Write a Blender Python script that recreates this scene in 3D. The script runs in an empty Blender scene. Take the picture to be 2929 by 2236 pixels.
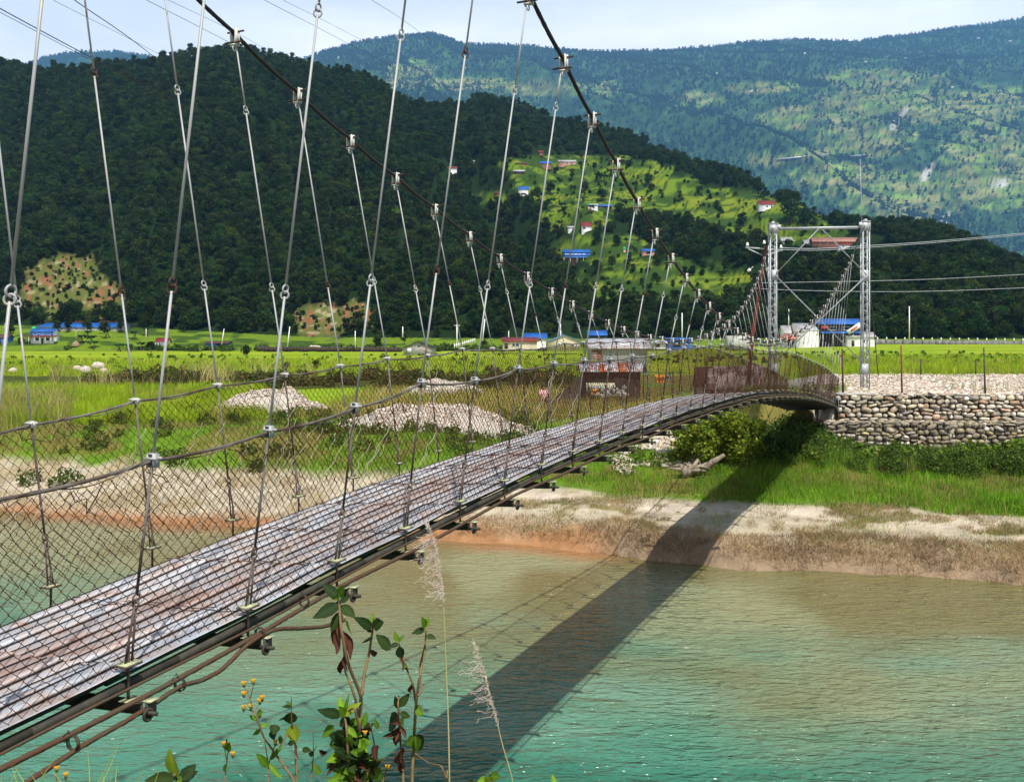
import bpy, math, random
import numpy as np
from mathutils import Vector, Matrix
random.seed(7); RS = np.random.RandomState(11)
sc = bpy.context.scene
col = sc.collection
# ---------------------------------------------------------------- camera
F, CX, HZ = 2800.0, 1464.5, 978.0          # focal length, centre and horizon of the 2929 x 2236 photograph, in its pixels
cam = bpy.data.cameras.new('camera'); camo = bpy.data.objects.new('camera', cam); col.objects.link(camo)
camo.location = (0, 0, 0); camo.rotation_euler = (math.radians(90), 0, 0)
cam.sensor_fit = 'HORIZONTAL'; cam.sensor_width = 36; cam.lens = 36 * F / 2929
cam.shift_y = -(2236 / 2 - HZ) / 2929
cam.clip_start = 0.1; cam.clip_end = 14000
sc.camera = camo
# ---------------------------------------------------------------- light
LD = Vector((-0.186, 0.572, -1.0)).normalized()     # the way sunlight travels
SUN_EL = math.asin(-LD.z); SUN_AZ = math.atan2(-LD.x, -LD.y)
sun = bpy.data.lights.new('sun', 'SUN'); suno = bpy.data.objects.new('sun', sun); col.objects.link(suno)
suno.rotation_euler = LD.to_track_quat('-Z', 'Y').to_euler(); suno.location = (0, 0, 60)
sun.energy = 5.0; sun.angle = math.radians(0.55); sun.color = (1.0, 0.955, 0.88)
w = bpy.data.worlds.new('World'); sc.world = w; w.use_nodes = True
nt = w.node_tree; N = nt.nodes; Lk = nt.links; N.clear()
def nn(t, **k):
    n = N.new(t)
    for a, b in k.items(): setattr(n, a, b)
    return n
out = nn('ShaderNodeOutputWorld'); bg = nn('ShaderNodeBackground'); bg.inputs[1].default_value = 1.0
sky = nn('ShaderNodeTexSky', sky_type='NISHITA', sun_disc=False, sun_elevation=SUN_EL, sun_rotation=SUN_AZ)
sky.air_density = 1.2; sky.dust_density = 2.0
sk = nn('ShaderNodeVectorMath', operation='SCALE'); sk.inputs['Scale'].default_value = 0.05
Lk.new(sky.outputs[0], sk.inputs[0])
tc = nn('ShaderNodeTexCoord'); mp = nn('ShaderNodeMapping'); mp.inputs['Scale'].default_value = (1, 1, 3.2)
Lk.new(tc.outputs['Generated'], mp.inputs[0])
nz = nn('ShaderNodeTexNoise'); nz.inputs['Scale'].default_value = 2.0; nz.inputs['Detail'].default_value = 7; nz.inputs['Roughness'].default_value = .55
Lk.new(mp.outputs[0], nz.inputs[0])
cr = nn('ShaderNodeValToRGB'); e = cr.color_ramp.elements
e[0].position = .36; e[0].color = (.82, .86, .97, 1); e[1].position = .58; e[1].color = (1.2, 1.19, 1.21, 1)
e2 = cr.color_ramp.elements.new(.75); e2.color = (1.5, 1.46, 1.42, 1)
Lk.new(nz.outputs[0], cr.inputs[0])
sx = nn('ShaderNodeSeparateXYZ'); Lk.new(tc.outputs['Generated'], sx.inputs[0])
mr = nn('ShaderNodeMapRange'); mr.inputs['From Min'].default_value = .30; mr.inputs['From Max'].default_value = .50
mr.inputs['To Min'].default_value = 1; mr.inputs['To Max'].default_value = .04
Lk.new(sx.outputs['Z'], mr.inputs[0])
mx = nn('ShaderNodeMixRGB'); Lk.new(mr.outputs[0], mx.inputs[0]); Lk.new(sk.outputs[0], mx.inputs[1]); Lk.new(cr.outputs[0], mx.inputs[2])
Lk.new(mx.outputs[0], bg.inputs[0]); Lk.new(bg.outputs[0], out.inputs[0])
sc.view_settings.view_transform = 'Standard'; sc.view_settings.look = 'None'
sc.view_settings.exposure = 0.36; sc.view_settings.gamma = 1.0
sc.render.engine = 'CYCLES'; sc.cycles.max_bounces = 6; sc.cycles.volume_bounces = 0
sc.cycles.transparent_max_bounces = 12; sc.cycles.use_denoising = True
sc.cycles.sample_clamp_direct = 6.0; sc.cycles.caustics_reflective = False; sc.cycles.caustics_refractive = False

def W(x, y, Y): return np.array(((x - CX) * Y / F, Y, (HZ - y) * Y / F))   # photo pixel at distance Y -> metres
def Vp(x, y, Y): return W(x / .7515, y / .7515, Y)
# ---------------------------------------------------------------- noise
def vnoise(x, y, seed=0):
    x = np.asarray(x, float); y = np.asarray(y, float)
    xi = np.floor(x).astype(np.int64); yi = np.floor(y).astype(np.int64); fx = x - xi; fy = y - yi
    fx = fx * fx * (3 - 2 * fx); fy = fy * fy * (3 - 2 * fy)
    def h(a, b):
        v = (a * 374761393 + b * 668265263 + seed * 1442695041) & 0x7fffffff
        v = ((v ^ (v >> 13)) * 1274126177) & 0x7fffffff
        return ((v ^ (v >> 16)) & 0xffff) / 65535.0
    return (h(xi, yi) * (1 - fx) + h(xi + 1, yi) * fx) * (1 - fy) + (h(xi, yi + 1) * (1 - fx) + h(xi + 1, yi + 1) * fx) * fy
def fbm(x, y, o=4, seed=0):
    s = 0; a = .5; t = 0
    for i in range(o):
        s = s + a * vnoise(x * 2 ** i + i * 17.3, y * 2 ** i - i * 9.1, seed + i); t += a; a *= .5
    return s / t
def ss(x, a, b):
    t = np.clip((np.asarray(x, float) - a) / (b - a), 0, 1); return t * t * (3 - 2 * t)
def ip(x, pts): return np.interp(x, [p[0] for p in pts], [p[1] for p in pts])
# ---------------------------------------------------------------- mesh helpers
def add_mesh(name, V, Fs, mat=None, parent=None, colr=None, smooth=False, uv=None):
    V = np.asarray(V, np.float32).reshape(-1, 3)
    me = bpy.data.meshes.new(name)
    if isinstance(Fs, np.ndarray): Fs = [Fs]
    Fs = [np.asarray(f, np.int32) for f in Fs if len(f)]
    nl = sum(f.size for f in Fs); nf = sum(len(f) for f in Fs)
    me.vertices.add(len(V)); me.vertices.foreach_set('co', V.ravel())
    me.loops.add(nl); me.loops.foreach_set('vertex_index', np.concatenate([f.ravel() for f in Fs]))
    me.polygons.add(nf)
    tot = np.concatenate([np.full(len(f), f.shape[1], np.int32) for f in Fs])
    st = np.concatenate([[0], np.cumsum(tot)[:-1]]).astype(np.int32)
    me.polygons.foreach_set('loop_start', st); me.polygons.foreach_set('loop_total', tot)
    me.update(calc_edges=True)
    if smooth: me.polygons.foreach_set('use_smooth', np.ones(nf, bool))
    if colr is not None:
        c = np.asarray(colr, np.float32); c4 = np.ones((len(V), 4), np.float32); c4[:, :3] = c
        a = me.color_attributes.new('Col', 'FLOAT_COLOR', 'POINT'); a.data.foreach_set('color', c4.ravel())
    me.validate()
    if mat:
        for m_ in (mat if isinstance(mat, (list, tuple)) else [mat]): me.materials.append(m_)
    o = bpy.data.objects.new(name, me); col.objects.link(o)
    if parent is not None: o.parent = parent
    return o
class MB:
    def __init__(s): s.v = []; s.f3 = []; s.f4 = []; s.n = 0; s.c = []; s.cur = (1, 1, 1)
    def add(s, V, F4=None, F3=None):
        V = np.asarray(V, float).reshape(-1, 3); s.v.append(V)
        if F4 is not None and len(F4): s.f4.append(np.asarray(F4) + s.n)
        if F3 is not None and len(F3): s.f3.append(np.asarray(F3) + s.n)
        s.c.append(np.tile(np.asarray(s.cur, float), (len(V), 1))); s.n += len(V)
    def box(s, c, size, R=None):
        h = np.array(size) / 2.0
        V = np.array([(x, y, z) for x in (-1, 1) for y in (-1, 1) for z in (-1, 1)]) * h
        if R is not None: V = V @ np.array(R).T
        s.add(V + np.array(c), [(0, 1, 3, 2), (4, 6, 7, 5), (0, 4, 5, 1), (2, 3, 7, 6), (0, 2, 6, 4), (1, 5, 7, 3)])
    def beam(s, a, b, wx, wz, up=(0, 0, 1)):
        a = np.array(a, float); b = np.array(b, float); d = b - a; L = np.linalg.norm(d); d /= L
        u = np.array(up, float); r = np.cross(d, u)
        if np.linalg.norm(r) < 1e-6: r = np.cross(d, (1, 0, 0))
        r /= np.linalg.norm(r); u = np.cross(r, d)
        s.box((a + b) / 2, (wx, L, wz), np.stack([r, d, u], 1))
    def tube(s, P, r, n=6, lobes=0, amp=0, pitch=.1, caps=True):
        P = np.asarray(P, float); m = len(P)
        r = np.broadcast_to(np.asarray(r, float), (m,))
        T = np.gradient(P, axis=0); T /= np.linalg.norm(T, axis=1)[:, None] + 1e-12
        ref = np.array((0, 0, 1.0)) if abs(T[0][2]) < .9 else np.array((1.0, 0, 0))
        U = np.empty_like(P)
        u = ref - T[0] * ref.dot(T[0]); u /= np.linalg.norm(u)
        for i in range(m):
            u = u - T[i] * u.dot(T[i]); u /= np.linalg.norm(u) + 1e-12; U[i] = u
        B = np.cross(T, U)
        L = np.concatenate([[0], np.cumsum(np.linalg.norm(np.diff(P, axis=0), axis=1))])
        a = np.arange(n) * 2 * math.pi / n
        rr = r[:, None] * np.ones(n)
        if lobes: rr = rr * (1 + amp * np.abs(np.cos((a[None] * lobes + L[:, None] * 2 * math.pi / pitch) / 2)) - amp * .6)
        V = P[:, None] + rr[..., None] * (np.cos(a)[None, :, None] * U[:, None] + np.sin(a)[None, :, None] * B[:, None])
        i = np.arange(m - 1)[:, None] * n; j = np.arange(n)[None]; k = (j + 1) % n
        q = np.stack([i + j, i + k, i + n + k, i + n + j], -1).reshape(-1, 4)
        tr = []
        V = V.reshape(-1, 3)
        if caps:
            V = np.vstack([V, P[:1], P[-1:]]); c0 = m * n
            tr = [(c0, (b + 1) % n, b) for b in range(n)] + [(c0 + 1, (m - 1) * n + b, (m - 1) * n + (b + 1) % n) for b in range(n)]
        s.add(V, q, tr)
    def ring(s, c, R, r, ax1, ax2, n=16, k=6):
        a = np.linspace(0, 2 * math.pi, n + 1)
        P = np.array(c)[None] + R * (np.cos(a)[:, None] * np.array(ax1)[None] + np.sin(a)[:, None] * np.array(ax2)[None])
        s.tube(P, r, k, caps=False)
    def build(s, name, mat=None, parent=None, smooth=False, usecol=False):
        V = np.vstack(s.v); fs = []
        if s.f4: fs.append(np.vstack(s.f4))
        if s.f3: fs.append(np.vstack(s.f3))
        return add_mesh(name, V, fs, mat, parent, np.vstack(s.c) if usecol else None, smooth)
def tag(o, label=None, cat=None, group=None, kind=None):
    if label: o['label'] = label
    if cat: o['category'] = cat
    if group: o['group'] = group
    if kind: o['kind'] = kind
    return o
def empty(name, loc=(0, 0, 0), label=None, cat=None, group=None, rz=0):
    o = bpy.data.objects.new(name, None); col.objects.link(o); o.location = [float(c) for c in loc]; o.rotation_euler.z = rz
    o.empty_display_size = .3
    return tag(o, label, cat, group)
def dup(root, loc=None, rz=None, label=None, scale=None):
    r = root.copy(); col.objects.link(r)
    if loc is not None: r.location = [float(c) for c in loc]
    if rz is not None: r.rotation_euler.z = rz
    if scale is not None: r.scale = scale if hasattr(scale, '__len__') else (scale,) * 3
    if label: r['label'] = label
    for ch in list(root.children):
        c = ch.copy(); col.objects.link(c); c.parent = r
        for g in ch.children:
            d = g.copy(); col.objects.link(d); d.parent = c
    return r
# ---------------------------------------------------------------- materials
def mat(name, c1, c2=None, scale=5, rough=.7, metal=0, bump=0, bscale=None, detail=6, vcol=False, translucent=0, lo=.35, hi=.65, spec=.3, stretch=None, c3=None, randv=0):
    m = bpy.data.materials.new(name); m.use_nodes = True; t = m.node_tree; n = t.nodes; l = t.links
    b = n['Principled BSDF']; o = n['Material Output']
    b.inputs['Roughness'].default_value = rough; b.inputs['Metallic'].default_value = metal; b.inputs['Specular IOR Level'].default_value = spec
    tcn = n.new('ShaderNodeTexCoord'); src = tcn.outputs['Object']
    if stretch:
        mpn = n.new('ShaderNodeMapping'); mpn.inputs['Scale'].default_value = stretch; l.new(src, mpn.inputs[0]); src = mpn.outputs[0]
    cs = None
    if c2 is not None:
        nzn = n.new('ShaderNodeTexNoise'); nzn.inputs['Scale'].default_value = scale; nzn.inputs['Detail'].default_value = detail; nzn.inputs['Roughness'].default_value = .65
        l.new(src, nzn.inputs[0]); rp = n.new('ShaderNodeValToRGB'); el = rp.color_ramp.elements
        el[0].position = lo; el[0].color = (*c1, 1); el[1].position = hi; el[1].color = (*c2, 1)
        if c3 is not None: q = el.new((lo + hi) / 2); q.color = (*c3, 1)
        l.new(nzn.outputs[0], rp.inputs[0]); cs = rp.outputs[0]
    else:
        rg = n.new('ShaderNodeRGB'); rg.outputs[0].default_value = (*c1, 1); cs = rg.outputs[0]
    if vcol:
        va = n.new('ShaderNodeVertexColor'); va.layer_name = 'Col'
        mm = n.new('ShaderNodeMixRGB'); mm.blend_type = 'MULTIPLY'; mm.inputs[0].default_value = 1
        l.new(va.outputs[0], mm.inputs[1]); l.new(cs, mm.inputs[2]); cs = mm.outputs[0]
    if randv:
        oi = n.new('ShaderNodeObjectInfo'); hs = n.new('ShaderNodeHueSaturation')
        r1 = n.new('ShaderNodeMapRange'); r1.inputs['To Min'].default_value = 1 - randv; r1.inputs['To Max'].default_value = 1 + randv * 1.3
        l.new(oi.outputs['Random'], r1.inputs[0]); l.new(r1.outputs[0], hs.inputs['Value'])
        ml = n.new('ShaderNodeMath'); ml.operation = 'MULTIPLY'; ml.inputs[1].default_value = 7.13; l.new(oi.outputs['Random'], ml.inputs[0])
        fr = n.new('ShaderNodeMath'); fr.operation = 'FRACT'; l.new(ml.outputs[0], fr.inputs[0])
        r2 = n.new('ShaderNodeMapRange'); r2.inputs['To Min'].default_value = .465; r2.inputs['To Max'].default_value = .525
        l.new(fr.outputs[0], r2.inputs[0]); l.new(r2.outputs[0], hs.inputs['Hue']); l.new(cs, hs.inputs['Color']); cs = hs.outputs[0]
    l.new(cs, b.inputs['Base Color'])
    if bump:
        bn = n.new('ShaderNodeTexNoise'); bn.inputs['Scale'].default_value = bscale or scale * 3; bn.inputs['Detail'].default_value = 5
        l.new(src, bn.inputs[0]); bb = n.new('ShaderNodeBump'); bb.inputs['Strength'].default_value = 1; bb.inputs['Distance'].default_value = bump
        l.new(bn.outputs[0], bb.inputs['Height']); l.new(bb.outputs[0], b.inputs['Normal'])
    if translucent:
        tr = n.new('ShaderNodeBsdfTranslucent'); ms = n.new('ShaderNodeMixShader'); ms.inputs[0].default_value = translucent
        l.new(cs, tr.inputs[0]); l.new(b.outputs[0], ms.inputs[1]); l.new(tr.outputs[0], ms.inputs[2]); l.new(ms.outputs[0], o.inputs[0])
    return m
M = {}
M['galv'] = mat('galvanised_steel', (.30, .31, .31), (.17, .10, .055), 3.0, .55, .2, lo=.55, hi=.72, c3=(.35, .34, .31))
M['galv_white'] = mat('weathered_white_paint', (.46, .47, .43), (.20, .17, .12), 14, .6, lo=.5, hi=.75)
M['plate'] = mat('lichen_plate', (.42, .44, .25), (.12, .13, .10), 30, .9, bump=.002, lo=.4, hi=.7)
M['rope_black'] = mat('tarred_cable', (.012, .010, .010), (.05, .022, .015), 20, .6, lo=.5, hi=.8)
M['rope_rust'] = mat('rusty_cable', (.075, .034, .018), (.06, .05, .028), 6, .8, lo=.4, hi=.65)
M['rope_rail'] = mat('rail_cable', (.06, .035, .025), (.15, .14, .125), 3, .7, lo=.4, hi=.65)
M['wire'] = mat('rusty_wire', (.035, .018, .012), (.016, .012, .010), 4, .85, c3=(.07, .03, .018), spec=.1)
M['wire_pale'] = mat('zinc_wire', (.36, .36, .28), (.2, .16, .1), 4, .6)
M['rust_dark'] = mat('rusty_steel', (.075, .035, .025), (.03, .02, .016), 8, .8)
M['steel_dark'] = mat('dark_steel', (.02, .02, .018), (.05, .045, .03), 10, .7)
M['tower'] = mat('tower_steel', (.40, .43, .45), (.26, .27, .27), 4, .5, .2, lo=.45, hi=.7)
M['rust_red'] = mat('red_oxide_pole', (.16, .03, .02), (.09, .03, .02), 3, .8)
M['white'] = mat('white_wash', (.74, .74, .72), (.5, .5, .47), .8, .8, lo=.5, hi=.8)
M['cream'] = mat('cream_wall', (.62, .55, .42), (.5, .43, .33), .7, .85)
M['greyw'] = mat('grey_render', (.42, .41, .38), (.24, .24, .22), 1.2, .9, lo=.4, hi=.65)
M['bluew'] = mat('blue_wall', (.03, .12, .45), (.05, .2, .55), .6, .7)
M['pinkw'] = mat('pink_wall', (.6, .28, .22), (.5, .3, .25), .6, .8)
M['brickw'] = mat('brick_wall', (.25, .09, .06), (.18, .1, .07), 2, .9)
M['darkw'] = mat('dark_timber', (.03, .024, .02), (.06, .045, .03), 2, .9)
M['glass'] = mat('window_dark', (.012, .014, .018), None, rough=.2, spec=.5)
def sheet(name, c, c2, sc_=18):
    m = mat(name, c, c2, .9, .45, .1, lo=.45, hi=.7); n = m.node_tree.nodes; l = m.node_tree.links
    wv = n.new('ShaderNodeTexWave'); wv.inputs['Scale'].default_value = sc_ / 6.28; tcn = n.new('ShaderNodeTexCoord'); l.new(tcn.outputs['Object'], wv.inputs[0])
    bb = n.new('ShaderNodeBump'); bb.inputs['Distance'].default_value = .05; l.new(wv.outputs[0], bb.inputs['Height']); l.new(bb.outputs[0], n['Principled BSDF'].inputs['Normal'])
    return m
M['rblue'] = sheet('blue_roof_sheet', (.02, .13, .50), (.06, .2, .52))
M['rlblue'] = sheet('pale_blue_roof_sheet', (.12, .35, .75), (.2, .4, .75))
M['rred'] = sheet('red_roof_sheet', (.22, .035, .025), (.3, .07, .05))
M['rbrown'] = sheet('brown_roof_sheet', (.14, .05, .035), (.2, .09, .06))
M['rgrey'] = sheet('grey_roof_sheet', (.55, .55, .54), (.4, .36, .33))
M['rpink'] = sheet('faded_red_roof_sheet', (.5, .26, .2), (.35, .13, .08))
M['rdark'] = sheet('dark_roof_sheet', (.03, .035, .03), (.06, .06, .05))
M['rrusty'] = sheet('rust_streaked_roof_sheet', (.72, .72, .72), (.24, .045, .02))
M['orange_cloth'] = mat('orange_cloth', (.8, .17, .04), (.7, .4, .03), 3, .9)
M['blue_cloth'] = mat('blue_cloth', (.07, .15, .4), (.3, .35, .5), 3, .9)
M['tarp'] = mat('pale_tarp', (.6, .6, .45), (.35, .34, .2), 2, .9, bump=.05)
M['stone'] = mat('river_stone', (1.15, 1.1, 1.02), (.55, .5, .44), 5, .9, vcol=True, bump=.01, bscale=25)
M['gabwire'] = mat('gabion_wire', (.2, .21, .2), None, rough=.6)
M['leaf'] = mat('leaf', (.85, .85, .85), (1.1, 1.1, 1.0), 60, rough=.7, vcol=True, translucent=.35, spec=.15)
M['grass'] = mat('grass_blade', (1, 1, 1), None, rough=.7, vcol=True, translucent=.35, spec=.1)
M['crown'] = mat('tree_foliage', (.40, .47, .38), None, rough=.7, vcol=True, translucent=.22, spec=.1, randv=.5)
M['bark'] = mat('bark', (.06, .045, .03), (.12, .1, .075), 5, .9)
M['stem'] = mat('plant_stem', (.2, .12, .06), (.1, .08, .03), 20, .8)
M['straw'] = mat('dry_straw', (.3, .22, .13), (.16, .11, .07), 3, .95, bump=.05)
# ---------------------------------------------------------------- terrain
WZ = -6.0
SH = [(-150, 95), (-60, 48), (-30, 38.5), (-18, 34.6), (-14.4, 33.7), (-11, 32.2), (-6, 30.7), (-2, 29.7), (0, 29), (1.3, 28.4), (2.6, 27.8), (4, 26.6), (5, 26.3), (6, 25.6), (8, 25.6), (10.6, 25.1), (12.3, 24.3), (14, 23.8), (30, 21), (150, 8)]
RD = [(V_[0] / .7515, V_[1] / .7515) for V_ in [(-900, 150), (-400, 145), (0, 132), (60, 150), (150, 158), (250, 142), (330, 138), (440, 118), (490, 112), (560, 124), (680, 143), (740, 160), (800, 176), (850, 208), (880, 226), (930, 238), (985, 226), (1040, 210), (1130, 230), (1190, 260), (1300, 276), (1400, 312), (1500, 356), (1590, 400), (1690, 452), (1750, 476), (1850, 492), (1950, 512), (2040, 526), (2120, 572), (2201, 616), (2400, 660), (2900, 700), (4000, 720)]]
RR = [(-1200, 620), (0, 640), (700, 650), (1150, 690), (1400, 800), (1800, 780), (2100, 700), (2400, 560), (2900, 470), (4000, 420)]
MT = [(V_[0] / .7515, V_[1] / .7515) for V_ in [(-900, 60), (-400, 90), (0, 158), (100, 122), (180, 112), (260, 112), (350, 128), (450, 150), (600, 150), (680, 118), (760, 92), (860, 77), (930, 71), (1000, 96), (1120, 98), (1280, 113), (1440, 109), (1560, 98), (1700, 85), (1850, 89), (2000, 68), (2201, 41), (2600, 0), (4000, -60)]]
RIDGE_T = 1.08
def hill(a, D):
    """forested hill: a = X/Y, D = Y"""
    x = CX + a * F
    R = ip(x, RR); zr = (HZ - ip(x, RD)) / F * R
    zb = ip(x, [(-1500, 7), (300, 5.5), (900, 1.5), (1500, 1.0), (3000, 1.0)]); D0 = ip(x, [(-1500, 340), (500, 335), (1200, 300), (2200, 285), (3200, 285)])
    t = (D - D0) / (R - D0)
    X = a * D
    sp = fbm(X / 95, D / 160, 4, 5) - .5
    fold = (1 - np.abs(2 * fbm(X / 75 + D / 260, D / 420, 3, 15) - 1) - .72) * 46
    up = zb + fold * np.clip(t * 3, 0, 1) * np.clip((1 - t) * 3.5, 0, 1) + (zr - zb) * np.power(np.clip(t, 0, 1), 1.12) + sp * 62 * np.clip(t * 3, 0, 1) * np.clip((1 - t) * 4, 0, 1) + (fbm(X / 22, D / 22, 3, 8) - .5) * 7 * np.clip(t * 4, 0, 1)
    dn = zr - (D - R) * .35
    z = np.where(t <= 1, up, dn)
    # step the cultivated slopes into terraces
    m = terr(a, z / D)
    st = 2.6; q = z / st + .35 * fbm(X / 30, D / 30, 2, 2); fr = q - np.floor(q)
    zs = (np.floor(q) + ss(fr, .62, .98) - .35 * fbm(X / 30, D / 30, 2, 2)) * st
    return np.where((m > .4) & (t < 1), z * .25 + zs * .75, z), t, m
TE = [(1300, 395, 215, 62), (1460, 440, 250, 42), (1610, 470, 190, 40), (1290, 535, 110, 38), (1420, 610, 210, 60), (1700, 505, 160, 34), (1240, 470, 90, 36), (1180, 352, 110, 22), (2150, 505, 60, 22), (1880, 560, 120, 12), (760, 455, 16, 14), (850, 460, 16, 22), (1060, 425, 50, 16)]
def terr(a, e):
    x = (CX + a * F) * .7515; y = (HZ - e * F) * .7515
    m = 0
    for cx, cy, rx, ry in TE: m = np.maximum(m, 1 - np.sqrt(((x - cx) / rx) ** 2 + ((y - cy) / ry) ** 2))
    return np.clip(m * 3 + (fbm(x / 26, y / 13, 3, 31) - .5) * 1.9, 0, 1) * (m > 0)
def smear(a, e, E, s=1.6, sc_=18, seed=3):
    x = (CX + a * F) * .7515; y = (HZ - e * F) * .7515; m = 0
    for cx, cy, rx, ry in E: m = np.maximum(m, 1 - np.sqrt(((x - cx) / rx) ** 2 + ((y - cy) / ry) ** 2))
    return np.clip(m * 3 + (fbm(x / sc_, y / sc_, 3, seed) - .5) * s, 0, 1) * (m > 0)
SCAR = [(150, 600, 105, 62), (95, 640, 70, 50), (690, 690, 75, 48), (765, 680, 45, 38), (210, 640, 60, 50)]
def shore(X): return ip(X, SH) + (fbm(np.asarray(X, float) / 1.6, np.asarray(X, float) * 0, 4, 88) - .5) * .9
def ground(X, Y):
    X = np.asarray(X, float); Y = np.asarray(Y, float); a = X / Y
    t = Y - shore(X)
    wr = ss(X, -4, 3)
    L = ip(t, [(-12, -8.5), (-3, -7.2), (0, -6.03), (1, -5.8), (3, -5.35), (4.5, -5.0), (5.5, -4.6), (8, -3.75), (11, -3.5), (14, -3.45)])
    Rr = ip(t, [(-12, -8.5), (-3, -7.4), (0, -6.05), (.5, -5.6), (1.2, -5.4), (2.6, -5.22), (5, -5.02), (8, -4.75), (11, -4.35), (14, -3.8), (18, -3.35), (24, -3.2)])
    RW = ip(t, [(-12, -8.5), (-3, -7.4), (0, -6.05), (.4, -5.62), (1.2, -5.42), (3, -5.2), (6, -5.0), (9, -4.8), (14.5, -4.55), (30, -4.4)])
    wall = ss(X, 11.5, 13.2)
    b = L * (1 - wr) + Rr * wr
    b = b * (1 - wall) + RW * wall
    # fields behind the bank
    fl = ip(Y, [(42, -3.5), (70, -3.42), (76, -3.15), (83, -2.9), (250, -2.4)])
    fr = ip(Y, [(39, -2.13), (64, -2.13), (66, -2.25), (150, -1.95), (250, -.9), (285, -.1)])
    wf = ss(X, 9.5 + .1 * (Y - 40), 13.2 + .33 * (Y - 40))
    wf = np.where(Y < 46, ss(X, 12.8, 13.1) * (Y > 39.75) + (X <= 12.8) * (Y > 41.3) * ss(X, 10.3, 10.7), wf)
    fld = fl * (1 - wf) + fr * wf
    k = ss(Y, 44, 50)
    z = b * (1 - k) + fld * k
    z = np.where((Y < 50) & (wf > .01), b * (1 - wf) + fr * wf, z)
    z = z + (fbm(X / 1.1, Y / 1.1, 4, 4) - .5) * .20 * (Y < 48) * (t > .2) * (wf < .5) + (fbm(X / 5, Y / 5, 2, 6) - .5) * .12
    x = CX + a * F
    zb = ip(x, [(-1500, 7), (300, 5.5), (900, 1.5), (1500, 1.0), (3000, 1.0)]); D0 = ip(x, [(-1500, 340), (500, 335), (1200, 300), (2200, 285), (3200, 285)])
    near_end = ip(x, [(-1500, 262), (500, 262), (1200, 255), (2200, 270), (3200, 272)])
    k2 = np.clip((Y - near_end) / (D0 - near_end), 0, 1)
    q = k2 * 6; k2 = (np.floor(q) + ss(q - np.floor(q), .75, 1)) / 6
    z0 = np.where(Y > 250, fl * (1 - wf) + fr * wf, z)
    z = np.where(Y > 250, z0 * (1 - k2) + zb * k2, z)
    hz, ht, hm = hill(a, np.maximum(Y, 60))
    return np.where(ht > 0, hz, z)
def hit(x, y, lo=24., hi=1100.):
    """the point of the ground seen at a photo pixel"""
    D = np.exp(np.linspace(math.log(lo), math.log(hi), 3000)); a = (x - CX) / F
    g = ground(a * D, D); zz = (HZ - y) / F * D
    i = int(np.argmax(g >= zz))
    if i == 0: i = len(D) - 1
    return np.array((a * D[i], D[i], g[i]))
C_ = dict(sand=(.36, .31, .225), wet=(.27, .135, .06), dry=(.25, .19, .085), grass=(.09, .17, .012), rice=(.18, .27, .012), rice2=(.25, .30, .018), weed=(.045, .06, .012), gravel=(.46, .42, .38), forest=(.010, .022, .006), terr=(.105, .165, .012), riser=(.03, .06, .01), scar=(.19, .085, .045), scar2=(.085, .10, .022))
def lerp(a, b, t): return a + (np.asarray(b) - a) * np.asarray(t)[..., None]
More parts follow.
